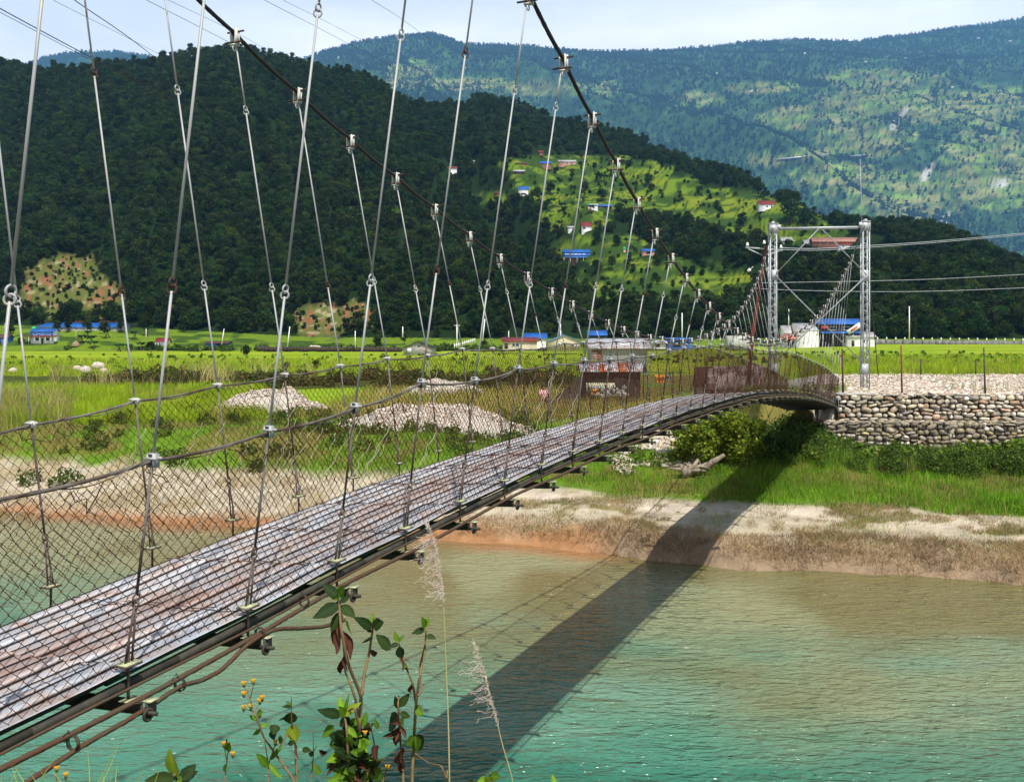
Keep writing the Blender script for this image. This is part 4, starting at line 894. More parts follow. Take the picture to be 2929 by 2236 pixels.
for x, y, h, t_, lb in [(2262, 640, 78, 0, 'tall dark tree right beside the red roofed house on the spur'), (2305, 648, 70, 2, 'broad dark tree above the tower head beam'), (704, 1018, 42, 2, 'small dark bushy tree alone at the far edge of the left rice field'), (1080, 1003, 46, 0, 'dark tree beside the grey gable barn'), (1156, 986, 34, 1, 'light green tree behind the grey gable barn'), (1385, 997, 34, 2, 'green tree before the white railing and red roofed house'), (432, 1008, 36, 0, 'dark tree beside the banana clump and little red roof'), (60, 985, 26, 2, 'low bush beside the blue house wall')]:
    place(T[t_][0], False, x, y, h, 7.4, lb, None)
p = place(TY[0], True, 905, 1062, 36, 6.5, 'small palmate leaved sapling standing in the rice beyond the far rail', None)
place(TY[0], False, 820, 1066, 34, 6.5, 'thin pale sapling in rice next to the third far hanger', None)
for i, (x, y) in enumerate([(270, 998), (341, 1006), (372, 1006), (386, 971), (420, 960), (250, 968), (307, 966), (234, 982), (262, 984), (405, 1002)]): place(BAN, i == 0, x, y, 26, 3.6, 'banana clump beside the haystack and the blue house fields', 'banana clumps below the left village', 'banana plant')
for x, y in [(1468, 446), (1716, 519), (1728, 524), (1577, 592), (1607, 604), (1689, 609), (1607, 655), (1752, 655), (1787, 592), (1490, 440), (2570, 650), (2600, 664), (2640, 700), (2550, 690), (2660, 720), (2700, 690)]: place(BAN, False, x, y, 24, 3.6, 'banana clump with pale broad leaves on the terraced hill', 'banana clumps on the terraces', 'banana plant')
TL[0].location = hit(2392, 640); TL[0].scale = (1.1, 1.1, 1.1); tag(TL[0], 'light green tree standing just left of the aerial on the tower', 'tree')
place(TF[0], True, 2440, 905, 40, 7, 'rounded tree behind the white roadside wall and tower', None)
# bushes of the wood edge and the banks
UG = [(.035, .075, .012), (.05, .10, .015), (.025, .055, .01), (.07, .12, .015), (.10, .13, .02)]
def bushes(name, C, R, n, leaf, label, cols=UG, kind='stuff', seed=1, squash=.85, cat='bushes'):
    V, q, c = leaf_cloud(C, R, n, leaf, np.random.RandomState(seed), cols, squash); o = add_mesh(name, V, q, M['leaf'], colr=c); return tag(o, label, cat, kind=kind)
C = []; R2 = []
for i in range(120):
    X = rs.uniform(9.5, 27); Y = rs.uniform(34.2, 38.2) - .06 * (X - 12); z = float(ground(X, Y)); r = rs.uniform(.18, .62) * (1.25 if fbm(np.array([X / 2.2]), np.array([3.]), 2, 9)[0] > .5 else .75)
    r *= .85; C.append((X, Y, z + r * .45)); R2.append(r)
bushes('undergrowth', C, R2, 60000, .085, 'lush green weeds and bushes at the foot of the stone wall', seed=5)
C = []; R2 = []
for i in range(120):
    X = rs.uniform(-33, 5); Y = rs.uniform(70, 80) + rs.uniform(0, 3); z = float(ground(X, Y)); r = rs.uniform(.35, .85); C.append((X, Y, z + r * .45)); R2.append(r)
bushes('weed_strip', C, R2, 26000, .20, 'dark weedy strip between two bright rice fields', [(.06, .075, .015), (.04, .06, .012), (.10, .085, .03), (.05, .08, .012), (.13, .08, .03)], seed=6)
C = []; R2 = []
for i in range(90):
    x = rs.uniform(380, 1560); p = hit(x, rs.uniform(1000, 1006)) if x > 450 else hit(rs.uniform(0, 450), rs.uniform(992, 1006)); r = rs.uniform(.8, 1.7); C.append((p[0], p[1], p[2] + .4)); R2.append(r)
bushes('field_edge_bushes', C, R2, 11000, .6, 'low green bushes along the far edge of the left rice field', seed=7)
C = []; R2 = []
for i in range(110):
    X = rs.uniform(-19, 3.5); Y = rs.uniform(36.5, 47); z = float(ground(X, Y)); r = rs.uniform(.18, .5); C.append((X, Y, z + r * .3)); R2.append(r)
bushes('bank_weeds', C, R2, 14000, .13, 'green weeds around the gravel heaps beyond the bridge', [(.05, .09, .012), (.035, .07, .01), (.09, .10, .02), (.07, .12, .015)], seed=8)
# yellow-green bush under the bridge, with the washed-up stump beside it
rb = empty('feathery_bush', (7.55, 35.4, float(ground(7.55, 35.4))), 'feathery yellow green bush growing under the bridge beside the dark shadow', 'bush')
C = [(rs.normal() * .75, rs.normal() * .55, rs.uniform(.4, 1.75)) for _ in range(26)]; V, q, c = leaf_cloud(C, [rs.uniform(.3, .55) for _ in C], 11000, .13, rs, [(.18, .24, .02), (.24, .27, .03), (.11, .17, .015), (.08, .13, .012)], .9)
add_mesh('foliage', V, q, M['leaf'], rb, c); e = MB()
for i in range(12): a = i * .52; e.tube([(0, 0, -.1), (math.cos(a) * .35, math.sin(a) * .3, .8), (math.cos(a) * .9, math.sin(a) * .6, 1.7)], [.03, .02, .006], 5)
e.build('stems', M['bark'], rb)
rb = empty('driftwood_stump', (6.2, 33.9, float(ground(6.2, 33.9))), 'washed up stump with pale roots lying below the feathery bush', 'tree stump')
e = MB()
for i in range(14):
    a = rs.uniform(0, 6.28); L = rs.uniform(.4, 1.0); e.tube([(0, 0, .2), (math.cos(a) * L * .5, math.sin(a) * L * .4, .25 + rs.uniform(0, .3)), (math.cos(a) * L, math.sin(a) * L * .6, rs.uniform(-.05, .5))], [.11, .07, .015], 6)
e.tube([(-.3, 0, .1), (.5, .1, .35), (1.2, .2, .75)], [.16, .13, .07], 8); e.build('roots', mat('driftwood', (.34, .28, .2), (.06, .045, .035), 6, .9), rb, True)
C = []; R2 = []
for i in range(60):
    X = rs.uniform(8.3, 13.0); Y = rs.uniform(36.8, 41.5); z = float(ground(X, Y)); r = rs.uniform(.25, .6); C.append((X, Y, z + r * .4)); R2.append(r)
bushes('shade_bushes', C, R2, 9000, .14, 'dark bushes in the shade beneath the far end of the bridge', seed=9)
# ---------------------------------------------------------------- grasses
def grass(name, n, x0, x1, D0, D1, h, w_, cols, label, cond=None, lean=.3, seed=1, jit=.25, pw=1.0, patch=.45, dry=.25):
    rs_ = np.random.RandomState(seed); X, Y = scatter(n, x0, x1, D0, D1, rs_, pw)
    if cond is not None: k = cond(X, Y); X, Y = X[k], Y[k]
    f = fbm(X / 1.1 + seed, Y / 1.4, 4, seed + 40); f2 = fbm(X / 2.3, Y / 3 + seed, 3, seed + 50)
    cc = np.asarray(cols)[rs_.randint(len(cols), size=len(X))] * (1 + patch * (f - .5) * 3)[:, None]
    cc = lerp(cc, cc.mean(1)[:, None] * np.array((1.5, 1.1, .45)), np.clip((f2 - .55) * 6, 0, 1) * dry * 2)
    P = np.stack([X, Y, ground(X, Y) - .02], 1); ww = np.clip(w_ * Y / 40, w_, 1)
    return tag(blades(P, h * (.7 + .7 * f), ww, np.clip(cc, .004, 1), rs_, lean, name, jit=jit), label, 'grass', kind='stuff')
def grass_old(name, n, x0, x1, D0, D1, h, w_, cols, label, cond=None, lean=.3, seed=1, jit=.25, pw=1.0):
    rs_ = np.random.RandomState(seed); X, Y = scatter(n, x0, x1, D0, D1, rs_, pw)
    if cond is not None: k = cond(X, Y); X, Y = X[k], Y[k]
    P = np.stack([X, Y, ground(X, Y) - .02], 1); ww = np.clip(w_ * Y / 40, w_, 1)
    o = blades(P, h, ww, cols, rs_, lean, name, jit=jit); return tag(o, label, 'grass', kind='stuff')
RI = [(.21, .33, .012), (.27, .36, .02), (.18, .29, .010), (.33, .37, .03)]
grass('rice', 46000, -300, 760, 43.5, 72, .55, .022, RI, 'bright young rice filling the lower left field', lambda X, Y: X < -9.5, .18, 3)
grass('rice', 30000, -300, 1760, 82, 150, .5, .022, RI, 'bright rice of the far left field before the village', lambda X, Y: X < 8 + .1 * Y, .18, 4)
grass('rice', 26000, 2280, 3250, 63, 140, .5, .022, RI, 'bright rice beyond the gravel behind the tower', lambda X, Y: X > 9 + .12 * Y, .18, 5)
GR = [(.11, .22, .014), (.15, .26, .018), (.08, .17, .012), (.22, .27, .03)]
DRY = [(.36, .25, .12), (.26, .16, .09), (.44, .34, .2), (.19, .18, .05), (.24, .13, .08)]
tt_ = lambda X, Y: Y - shore(X)
grass('bank_grass', 60000, -300, 2420, 31, 45, .26, .014, GR, 'green grass on the bank beyond the river', lambda X, Y: (tt_(X, Y) > 4.6) & (fbm(X / 1.7, Y / 1.7, 4, 21) + .12 * (tt_(X, Y) - 6) > .42) & ~((X < -9.5) & (Y > 44)), .4, 6)
grass('meadow_grass', 26000, -200, 2100, 44, 72, .5, .018, [(.40, .30, .08), (.28, .26, .05), (.46, .34, .12), (.20, .24, .04)], 'tall yellowing grass between the rice and the hut', lambda X, Y: (X > -10) & (X < 10), .35, 7)
grass('lush_grass', 30000, 2000, 3250, 28.5, 38, .24, .016, [(.12, .26, .015), (.17, .32, .02), (.09, .20, .012)], 'lush green grass strip below the stone wall', lambda X, Y: (tt_(X, Y) > 4.9 + .8 * (fbm(X, Y * 0, 3, 2) - .5)) & (X > 3.5), .3, 8)
grass('dry_grass', 95000, 1200, 3250, 23.5, 32, .15, .011, DRY, 'dry matted grass on the sandy river bank', lambda X, Y: (tt_(X, Y) > .25) & (tt_(X, Y) < 5.2) & (fbm(X / 1.7, Y / 1.7, 4, 21) + (fbm(X / .45, Y / .45, 3, 22) - .5) * .7 + .34 * (tt_(X, Y) < 1.6) > .50), .9, 9)
grass('dry_grass', 22000, -300, 1300, 29, 40, .16, .012, DRY, 'thin dry grass on the left sand bank', lambda X, Y: (tt_(X, Y) > .8) & (tt_(X, Y) < 5.4) & (fbm(X / 1.7, Y / 1.7, 4, 21) > .5), .8, 10)
grass('straw_clumps', 6000, -300, 330, 41, 60, 1.0, .02, [(.40, .32, .12), (.33, .28, .12), (.2, .22, .05)], 'tall yellow straw grass at the left edge of the rice', lambda X, Y: (X / Y < -.48 + .03 * np.sin(Y)) | ((np.abs(X / Y + .46) < .012) & (Y < 50)), .4, 11)
grass('straw_clumps', 3500, 140, 900, 70, 84, 1.3, .02, [(.42, .35, .16), (.30, .24, .1)], 'tufts of tall straw grass in the dark weed strip', lambda X, Y: fbm(X / 3, Y / 3, 3, 77) > .56, .4, 12)
grass('plateau_weeds', 1500, 2400, 3250, 40, 63, .35, .02, GR, 'sparse weeds among the gravel behind the wall', lambda X, Y: (X > 13.2) & (fbm(X / 2, Y / 2, 3, 78) > .55), .4, 13)

grass('bank_edge_grass', 42000, 1500, 3250, 22, 31, .26, .012, [(.42, .29, .19), (.34, .20, .13), (.48, .37, .24), (.22, .19, .08), (.14, .10, .05)], 'matted pinkish brown grass drooping over the cut bank at the water', lambda X, Y: (tt_(X, Y) > -.08) & (fbm(X / .9, Y / .9, 3, 92) > .47) & (tt_(X, Y) < 1.5 + .8 * fbm(X / .8, Y / .8, 2, 90)) & (X > 2.2), 1.0, 14)
grass('bank_edge_grass', 9000, -300, 3250, 28, 38, .45, .014, [(.24, .17, .05), (.14, .13, .03), (.3, .2, .09), (.10, .13, .02)], 'patches of browned grass mixed in the green bank', lambda X, Y: (tt_(X, Y) > 4.4) & (fbm(X / 1.2, Y / 1.2, 3, 91) > .56), .5, 15)
C = []; R2 = []
for i in range(70):
    h_ = [(-11.9, 48.2, 3.3, 2.4, 1.3), (-3.2, 41.6, 4.6, 2.2, 1.0)][i % 2]; u_ = rs.uniform(-1, 1); X = h_[0] + u_ * h_[2]; Y = h_[1] - h_[3] * (1.02 - .35 * rs.uniform() ** 2); z = float(ground(X, Y)); r = rs.uniform(.15, .38); C.append((X, Y, z + r * .4)); R2.append(r)
bushes('heap_weeds', C, R2, 9000, .12, 'weeds creeping up the foot of the gravel heaps', [(.08, .14, .015), (.05, .10, .012), (.14, .17, .03)], seed=19)
C = []; R2 = []
for i in range(60):
    X = rs.uniform(12, 27); Y = rs.uniform(36.5, 38.8) - .06 * (X - 12); z = float(ground(X, Y)); r = rs.uniform(.25, .5); C.append((X, Y, z + rs.uniform(.1, .45 + .04 * (X - 12)))); R2.append(r)
bushes('undergrowth', C, R2, 9000, .17, 'taller pale green weeds rising against the stone wall', [(.12, .20, .02), (.08, .15, .015), (.16, .22, .03)], seed=25)

grass('wall_foot_grass', 9000, 2280, 3250, 34.5, 38.9, .55, .016, [(.10, .20, .02), (.16, .26, .03), (.06, .12, .015)], 'tall grass stalks rising through the bushes below the stone wall', lambda X, Y: X > 11, .25, 16)
C = []; R2 = []
for i in range(220):
    u_ = rs.uniform(); X = rs.uniform(20, 75); Y = 95 + 70 * rs.uniform() ** 1.0; Y = Y - Y % 17 + rs.uniform(-.6, .6) + 8; z = float(ground(X, Y)); C.append((X, Y, z + .2)); R2.append(rs.uniform(.15, .35))
bushes('field_bund_weeds', C, R2, 5000, .3, 'dark weeds along the bunds of the right rice field', [(.03, .08, .012), (.05, .11, .015)], seed=29)
C = []; R2 = []
for i in range(40):
    X = rs.uniform(3.8, 12.5); Y = rs.uniform(35.0, 40.5); z = float(ground(X, Y)); r = rs.uniform(.2, .5); C.append((X, Y, z + r * .5)); R2.append(r)
bushes('bank_weeds', C, R2, 8000, .10, 'weeds between the white stones and the feathery bush', [(.10, .16, .02), (.06, .11, .015), (.15, .18, .03)], seed=33)

C = []; R2 = []
for i in range(260):
    Y = rs.choice([101, 118, 139, 160, 185]) + rs.uniform(-.8, .8); X = rs.uniform(-.6, .12) * Y; z = float(ground(X, Y)); C.append((X, Y, z + .2)); R2.append(rs.uniform(.15, .38))
bushes('field_bund_weeds', C, R2, 6000, .3, 'dark weeds along the bunds of the left rice field', [(.05, .10, .012), (.08, .13, .015)], seed=39)

grass('bank_grass', 16000, 1300, 3250, 23, 32, .16, .012, [(.16, .24, .03), (.22, .25, .05), (.12, .18, .02)], 'sparse short green grass creeping over the sandy bank', lambda X, Y: (tt_(X, Y) > .5) & (tt_(X, Y) < 5.5) & (fbm(X / 1.3, Y / 1.3, 4, 121) + .12 * ss(X, 9, 12) > .55), .5, 17)
# ---------------------------------------------------------------- buildings
def house(label, x0, x1, yb, ye, yr, wall, roof, D=None, gable=False, dep=None, wins=(), doors=(), rz=0, cat='house', over=.35, name='village_house', upper=None, porch=None, sink=.4, group=None):
    """gabled building given by its outline in the photograph: x0..x1 wall, base, eaves and ridge heights"""
    xc = (x0 + x1) / 2; p = hit(xc, yb) if D is None else W(xc, yb, D); Y = p[1]; s = Y / F
    w_ = (x1 - x0) * s; he = (yb - ye) * s; hr = (yb - yr) * s; d = dep or max(3.2, w_ * .6)
    root = empty(name, p, label, cat, group, rz)
    h2 = w_ / 2; e = MB()
    if gable:
        V = [(-h2, 0, -sink), (h2, 0, -sink), (h2, 0, he), (0, 0, hr - .06), (-h2, 0, he)]; V = V + [(x, d, z) for x, y, z in V]
        b0 = 0; e.add(V, [(0, 1, 2, 4), (5, 9, 7, 6), (0, 5, 6, 1), (1, 6, 7, 2), (0, 4, 9, 5)], [(4, 2, 3), (9, 8, 7)])
    else:
        rt = hr - .06; V = [(-h2, 0, -sink), (h2, 0, -sink), (h2, 0, he), (-h2, 0, he), (-h2, d, -sink), (h2, d, -sink), (h2, d, he), (-h2, d, he), (-h2, d / 2, rt), (h2, d / 2, rt)]
        e.add(V, [(0, 1, 2, 3), (5, 4, 7, 6), (1, 5, 6, 2), (4, 0, 3, 7)], [(2, 6, 9), (3, 8, 7)])
    e.build('wall', wall, root)
    e = MB(); t_ = .07
    if gable:
        for q in (-1, 1):
            a = np.array((q * (h2 + over), 0, he - (hr - he) * over / h2)); c = np.array((0, 0, hr)); n_ = np.array((0, 0, t_))
            V = [a + (0, -over, 0), c + (0, -over, 0), c + (0, d + over, 0), a + (0, d + over, 0)]; V = V + [v + n_ for v in V]
            e.add(V, [(0, 1, 2, 3), (4, 7, 6, 5), (0, 4, 5, 1), (1, 5, 6, 2), (2, 6, 7, 3), (3, 7, 4, 0)])
    else:
        for q in (0, 1):
            a = np.array((0, -over if q == 0 else d + over, he - (hr - he) * over / (d / 2))); c = np.array((0, d / 2, hr)); n_ = np.array((0, 0, t_))
            V = [a + (-h2 - over, 0, 0), a + (h2 + over, 0, 0), c + (h2 + over, 0, 0), c + (-h2 - over, 0, 0)]; V = V + [v + n_ for v in V]
            e.add(V, [(0, 1, 2, 3), (4, 7, 6, 5), (0, 4, 5, 1), (1, 5, 6, 2), (2, 6, 7, 3), (3, 7, 4, 0)])
    e.build('roof', roof, root)
    for wx, wz, ww, wh in wins:        # fractions of width and eave height
        e = MB(); cx_, cz = (wx - .5) * w_, wz * he; e.box((cx_, -.02, cz), (ww * w_, .05, wh * he)); wn = e.build('window', M['glass'], root)
        e = MB()
        for q in (-1, 1): e.box((cx_ + q * ww * w_ / 2, -.04, cz), (.08, .06, wh * he + .1)); e.box((cx_, -.04, cz + q * wh * he / 2), (ww * w_, .06, .08))
        e.build('frame', M['white'], wn)
    for wx, ww, wh in doors:
        e = MB(); e.box(((wx - .5) * w_, -.02, wh * he / 2), (ww * w_, .06, wh * he)); e.build('door', M['darkw'], root)
    if upper:                          # coloured band: second material on the upper storey
        z0, z1, mt = upper; e = MB(); e.box((0, -.035, (z0 + z1) / 2 * he), (w_ + .04, .06, (z1 - z0) * he)); e.build('upper_wall', mt, root)
    if porch:                          # low roof strip across the front with posts
        z, out_, mt, ex = porch; e = MB(); e.box((0, -out_ / 2, z * he), (w_ * (1 + ex), out_, .10), [[1, 0, 0], [0, .97, -.22], [0, .22, .97]]); e.build('porch_roof', mt, root)
        e = MB()
        for q in np.linspace(-.5, .5, 5): e.tube([(q * w_ * .98, -out_ * .9, -sink), (q * w_ * .98, -out_ * .9, z * he)], .06, 5)
        e.build('posts', M['white'], root)
    return root, w_, he, hr
house('two storey house with blue upper floor and white ground floor beside the haystack', 88, 152, 983, 948, 940, M['white'], M['rblue'], wins=[(.3, .36, .16, .22), (.75, .36, .16, .22), (.2, .8, .2, .18), (.5, .8, .2, .18), (.8, .8, .2, .18)], doors=[(.52, .1, .42)], upper=(.6, .98, M['bluew']), porch=(.6, 1.5, M['rred'], .45))
house('white walled house with brown roof cut by the left picture edge', -30, 22, 984, 965, 957, M['bluew'], M['rbrown'], wins=[(.8, .5, .1, .3)], doors=[(.6, .1, .6)])
house('long low building with blue roof behind the row of dark trees', 104, 333, 946, 936, 922, M['greyw'], M['rblue'], wins=[(q, .5, .03, .4) for q in np.linspace(.05, .95, 11)])
house('long shed with brown roof above the long blue roof', 215, 334, 928, 921, 912, M['darkw'], M['rbrown'], doors=[(.3, .05, .8), (.7, .05, .8)])
house('tiny hut with red tiled roof and blue wall beyond the banana plants', 446, 478, 989, 979, 967, M['white'], M['rred'], doors=[(.4, .2, .8)], porch=(.8, .5, M['rlblue'], .1))
house('low open shed with brown roof and blue tank wall at field edge', 588, 650, 990, 981, 977, M['bluew'], M['rbrown'], over=.5, doors=[(.7, .4, .8)])
r_, w_, he, hr = house('grey rendered barn with dark gable roof and patched walls in the rice', 1154, 1237, 1016, 993, 979, M['greyw'], M['rdark'], gable=True, dep=9, over=.35)
e = MB(); e.box((-.30 * w_, -.03, he * .62), (.13 * w_, .05, .5 * he)); e.build('patch', M['white'], r_); e = MB(); e.box((.27 * w_, -.03, he * .62), (.13 * w_, .05, .5 * he)); e.build('patch', M['pinkw'], r_); e = MB(); e.box((.02 * w_, -.03, he * 1.13), (.08 * w_, .05, .18 * he)); e.build('vent', M['glass'], r_)
house('cream house with red metal roof behind the green tree', 1438, 1536, 997, 976, 965, M['cream'], M['rred'], wins=[(.32, .5, .09, .4), (.42, .5, .09, .4)], doors=[(.1, .1, .7)], gable=False, D=215)
house('white house with blue roof standing behind the red roofed house', 1496, 1562, 992, 966, 953, M['white'], M['rblue'], wins=[(.3, .75, .12, .2), (.75, .75, .12, .2)], D=232)
house('cream house with blue gable roof and paired windows', 1568, 1660, 998, 976, 958, M['cream'], M['rlblue'], gable=True, dep=8, wins=[(.34, .55, .09, .34), (.76, .4, .09, .34), (.88, .4, .06, .34)], D=200)
r_, w_, he, hr = house('tall blue house with bright blue roof and open upper gallery', 1685, 1734, 992, 958, 945, M['bluew'], M['rblue'], D=225, doors=[(.4, .2, .3)], dep=5)
e = MB(); e.box((0, -.04, he * .86), (w_ * .94, .08, he * .24)); e.build('gallery', M['darkw'], r_)
r_, w_, he, hr = house('corrugated barn with rust streaked white roof seen through the mesh', 1692, 1852, 1046, 994, 969, mat('corrugated_wall', (.42, .46, .5), (.2, .2, .2), 1.5, .5, .2, stretch=(14, 1, .3)), M['rrusty'], D=128, dep=7, over=.5, sink=1.2)
e = MB(); e.box((-.41 * w_, -.05, he * .45), (.16 * w_, .06, he * .8)); e.build('brick_corner', M['brickw'], r_); e = MB()
for q in range(7): e.box((-.45 * w_, -.09, he * (.12 + q * .1)), (.09 * w_, .05, .05))
e.build('louvre', M['white'], r_)
for x0, x1, yb, ye, yr, wm, rm, lb, D in [(1868, 1904, 992, 982, 973, M['white'], M['rgrey'], 'small hut with white roof just right of the rusty barn', 190), (1906, 1980, 992, 975, 966, M['bluew'], M['rblue'], 'low blue stall with blue roof beyond the bridge rail', 205)]:
    house(lb, x0, x1, yb, ye, yr, wm, rm, D=D, doors=[(.4, .3, .7)])
e = MB(); p = W(2116, 998, 170.); e.box(p + (0, 2, 1.0), (57 * 170 / F, 4, 2.6)); e.box(p + (1.2, 2, 2.35), (1.1, 4.1, .12)); tag(e.build('water_tank', M['greyw']), 'plain grey concrete water tank seen left of the tower', 'water tank')
# buildings by the road right of the tower
r_, w_, he, hr = house('white two storey shop with big blank white gable behind the tower', 2284, 2342, 998, 945, 924, M['white'], M['rgrey'], D=222, dep=9, over=.1)
house('white workshop with orange red awning left of the blank gable', 2242, 2284, 990, 950, 931, M['white'], M['rgrey'], D=226, porch=(.62, 3.2, mat('orange_awning', (.7, .08, .03)), .5), doors=[(.5, .6, .5)])
r_, w_, he, hr = house('roadside house with blue canopies, balcony and slanting sign', 2345, 2462, 996, 925, 911, M['darkw'], M['rblue'], D=230, porch=(.64, 2.2, M['rblue'], 0.02), over=.6, wins=[(.3, .8, .2, .14), (.65, .8, .15, .14)])
e = MB(); e.box((-.38 * w_, -.3, he * .84), (.16 * w_, .08, he * .14)); e.build('sign_board', mat('red_board', (.6, .05, .05)), r_)
e = MB(); e.beam((.10 * w_, -2.4, he * .62), (.40 * w_, -2.4, he * .95), .08, 1.1, (-.6, 0, 1)); e.build('sign_board', M['white'], r_)
e = MB(); e.beam((.17 * w_, -2.46, he * .70), (.33 * w_, -2.46, he * .88), .04, .45, (-.6, 0, 1)); e.build('sign_stripe', mat('red_stripe', (.6, .1, .08)), r_)
house('low white house with grey roof right of the slanting sign', 2424, 2502, 990, 962, 950, M['white'], M['rgrey'], D=228, doors=[(.2, .1, .6)], wins=[(.6, .5, .1, .3)])
# the shed in front of the barn
r_, w_, he, hr = house('low cattle shed with half rusty roof below the corrugated barn', 1672, 1832, 1133, 1061, 1040, M['darkw'], mat('half_rusty_roof', (.55, .57, .62), (.35, .09, .03), .6, .6, lo=.46, hi=.54, stretch=(1, .2, 1)), D=57, dep=3.2, over=.25, name='cattle_shed', cat='shed', doors=[(.62, .22, .9)])
e = MB(); e.box((-.22 * w_, -.06, he * .28), (.5 * w_, .1, he * .5)); e.build('stored_fodder', M['tarp'], r_)
def cloth(name, x, y, D, w_, h, mt, label, rz=0, cat='cloth'):
    p = W(x, y, D); gx, gz = np.meshgrid(np.linspace(-.5, .5, 12), np.linspace(0, -1, 10)); yy = .07 * np.sin(gx * 17 + gz * 3) + .05 * np.sin(gz * 6); i = np.arange(9)[:, None] * 12; j = np.arange(11)[None]
    V = np.stack([gx * w_ * (1 + .2 * gz), yy - .25 * gz * 0, gz * h + .12 * gx ** 2], -1).reshape(-1, 3); q = np.stack([i + j, i + j + 1, i + 12 + j + 1, i + 12 + j], -1).reshape(-1, 4)
    V2 = V + (0, .012, 0); q2 = q[:, ::-1] + len(V); o = add_mesh(name, np.vstack([V, V2]), np.vstack([q, q2]), mt, smooth=True); o.location = p; o.rotation_euler.z = rz; return tag(o, label, cat)
cloth('washing', 1888, 1072, 55, .62, .45, M['orange_cloth'], 'orange cloth drying on a pole right of the cattle shed')
cloth('washing', 1905, 1072, 55.4, .35, .3, M['blue_cloth'], 'blue cloth hanging just right of the orange cloth')
cloth('washing', 1845, 1035, 55, .18, .7, M['blue_cloth'], 'narrow blue cloth hanging at the cattle shed corner')
cloth('washing', 1702, 1113, 55.6, .3, .28, M['orange_cloth'], 'small orange rag on the rubbish before the cattle shed')
e = MB(); e.tube([W(1840, 1075, 54.8), W(1925, 1068, 55.6)], .02, 6); e.tube([W(1840, 1140, 54.8), W(1840, 1050, 54.8)], .03, 6); e.tube([W(1925, 1140, 55.6), W(1925, 1060, 55.6)], .03, 6); tag(e.build('washing_line', M['darkw']), 'wooden washing line frame right of the cattle shed', 'washing line')
e = MB()
for i in range(60): c = W(rs.uniform(1690, 1790), rs.uniform(1108, 1134), 56); e.box(c, rs.uniform(.05, .35, 3), Matrix.Rotation(rs.uniform(0, 3), 3, Vector(rs.normal(size=3))))
tag(e.build('rubbish_pile', mat('rubbish', (.5, .45, .36), (.12, .09, .06), 6, .9, c3=(.3, .32, .3))), 'jumbled pale rubbish heap against the front of the cattle shed', 'rubbish heap', kind='stuff')
p = W(1645, 1148, 54.5); e = MB()
e.add([p + q for q in [(-1.4, 0, 0), (.2, .4, 0), (.45, 0, 1.45), (.2, 1.6, 0), (.6, 1.6, 1.5), (-1.2, 1.6, 0)]], [(0, 2, 4, 5), (0, 1, 3, 5)], [(0, 1, 2), (5, 4, 3)]); tag(e.build('lean_to', M['darkw']), 'dark sloping lean-to of brushwood at the left end of the cattle shed', 'lean-to')
# low ruined wall behind the deck near the tower
p0, p1 = W(1990, 1118, 50.), W(2185, 1112, 51.); e = MB(); e.beam((p0 + p1) / 2 * 1 - (p1 - p0) / 2 + (0, 0, .35), (p1 + p0) / 2 + (p1 - p0) / 2 + (0, 0, .35), .35, 1.75)
tag(e.build('shed_wall', mat('stained_wall', (.07, .035, .025), (.45, .36, .33), 1.1, .9, lo=.48, hi=.6)), 'stained brown and white wall behind the bridge deck near the tower', 'wall')
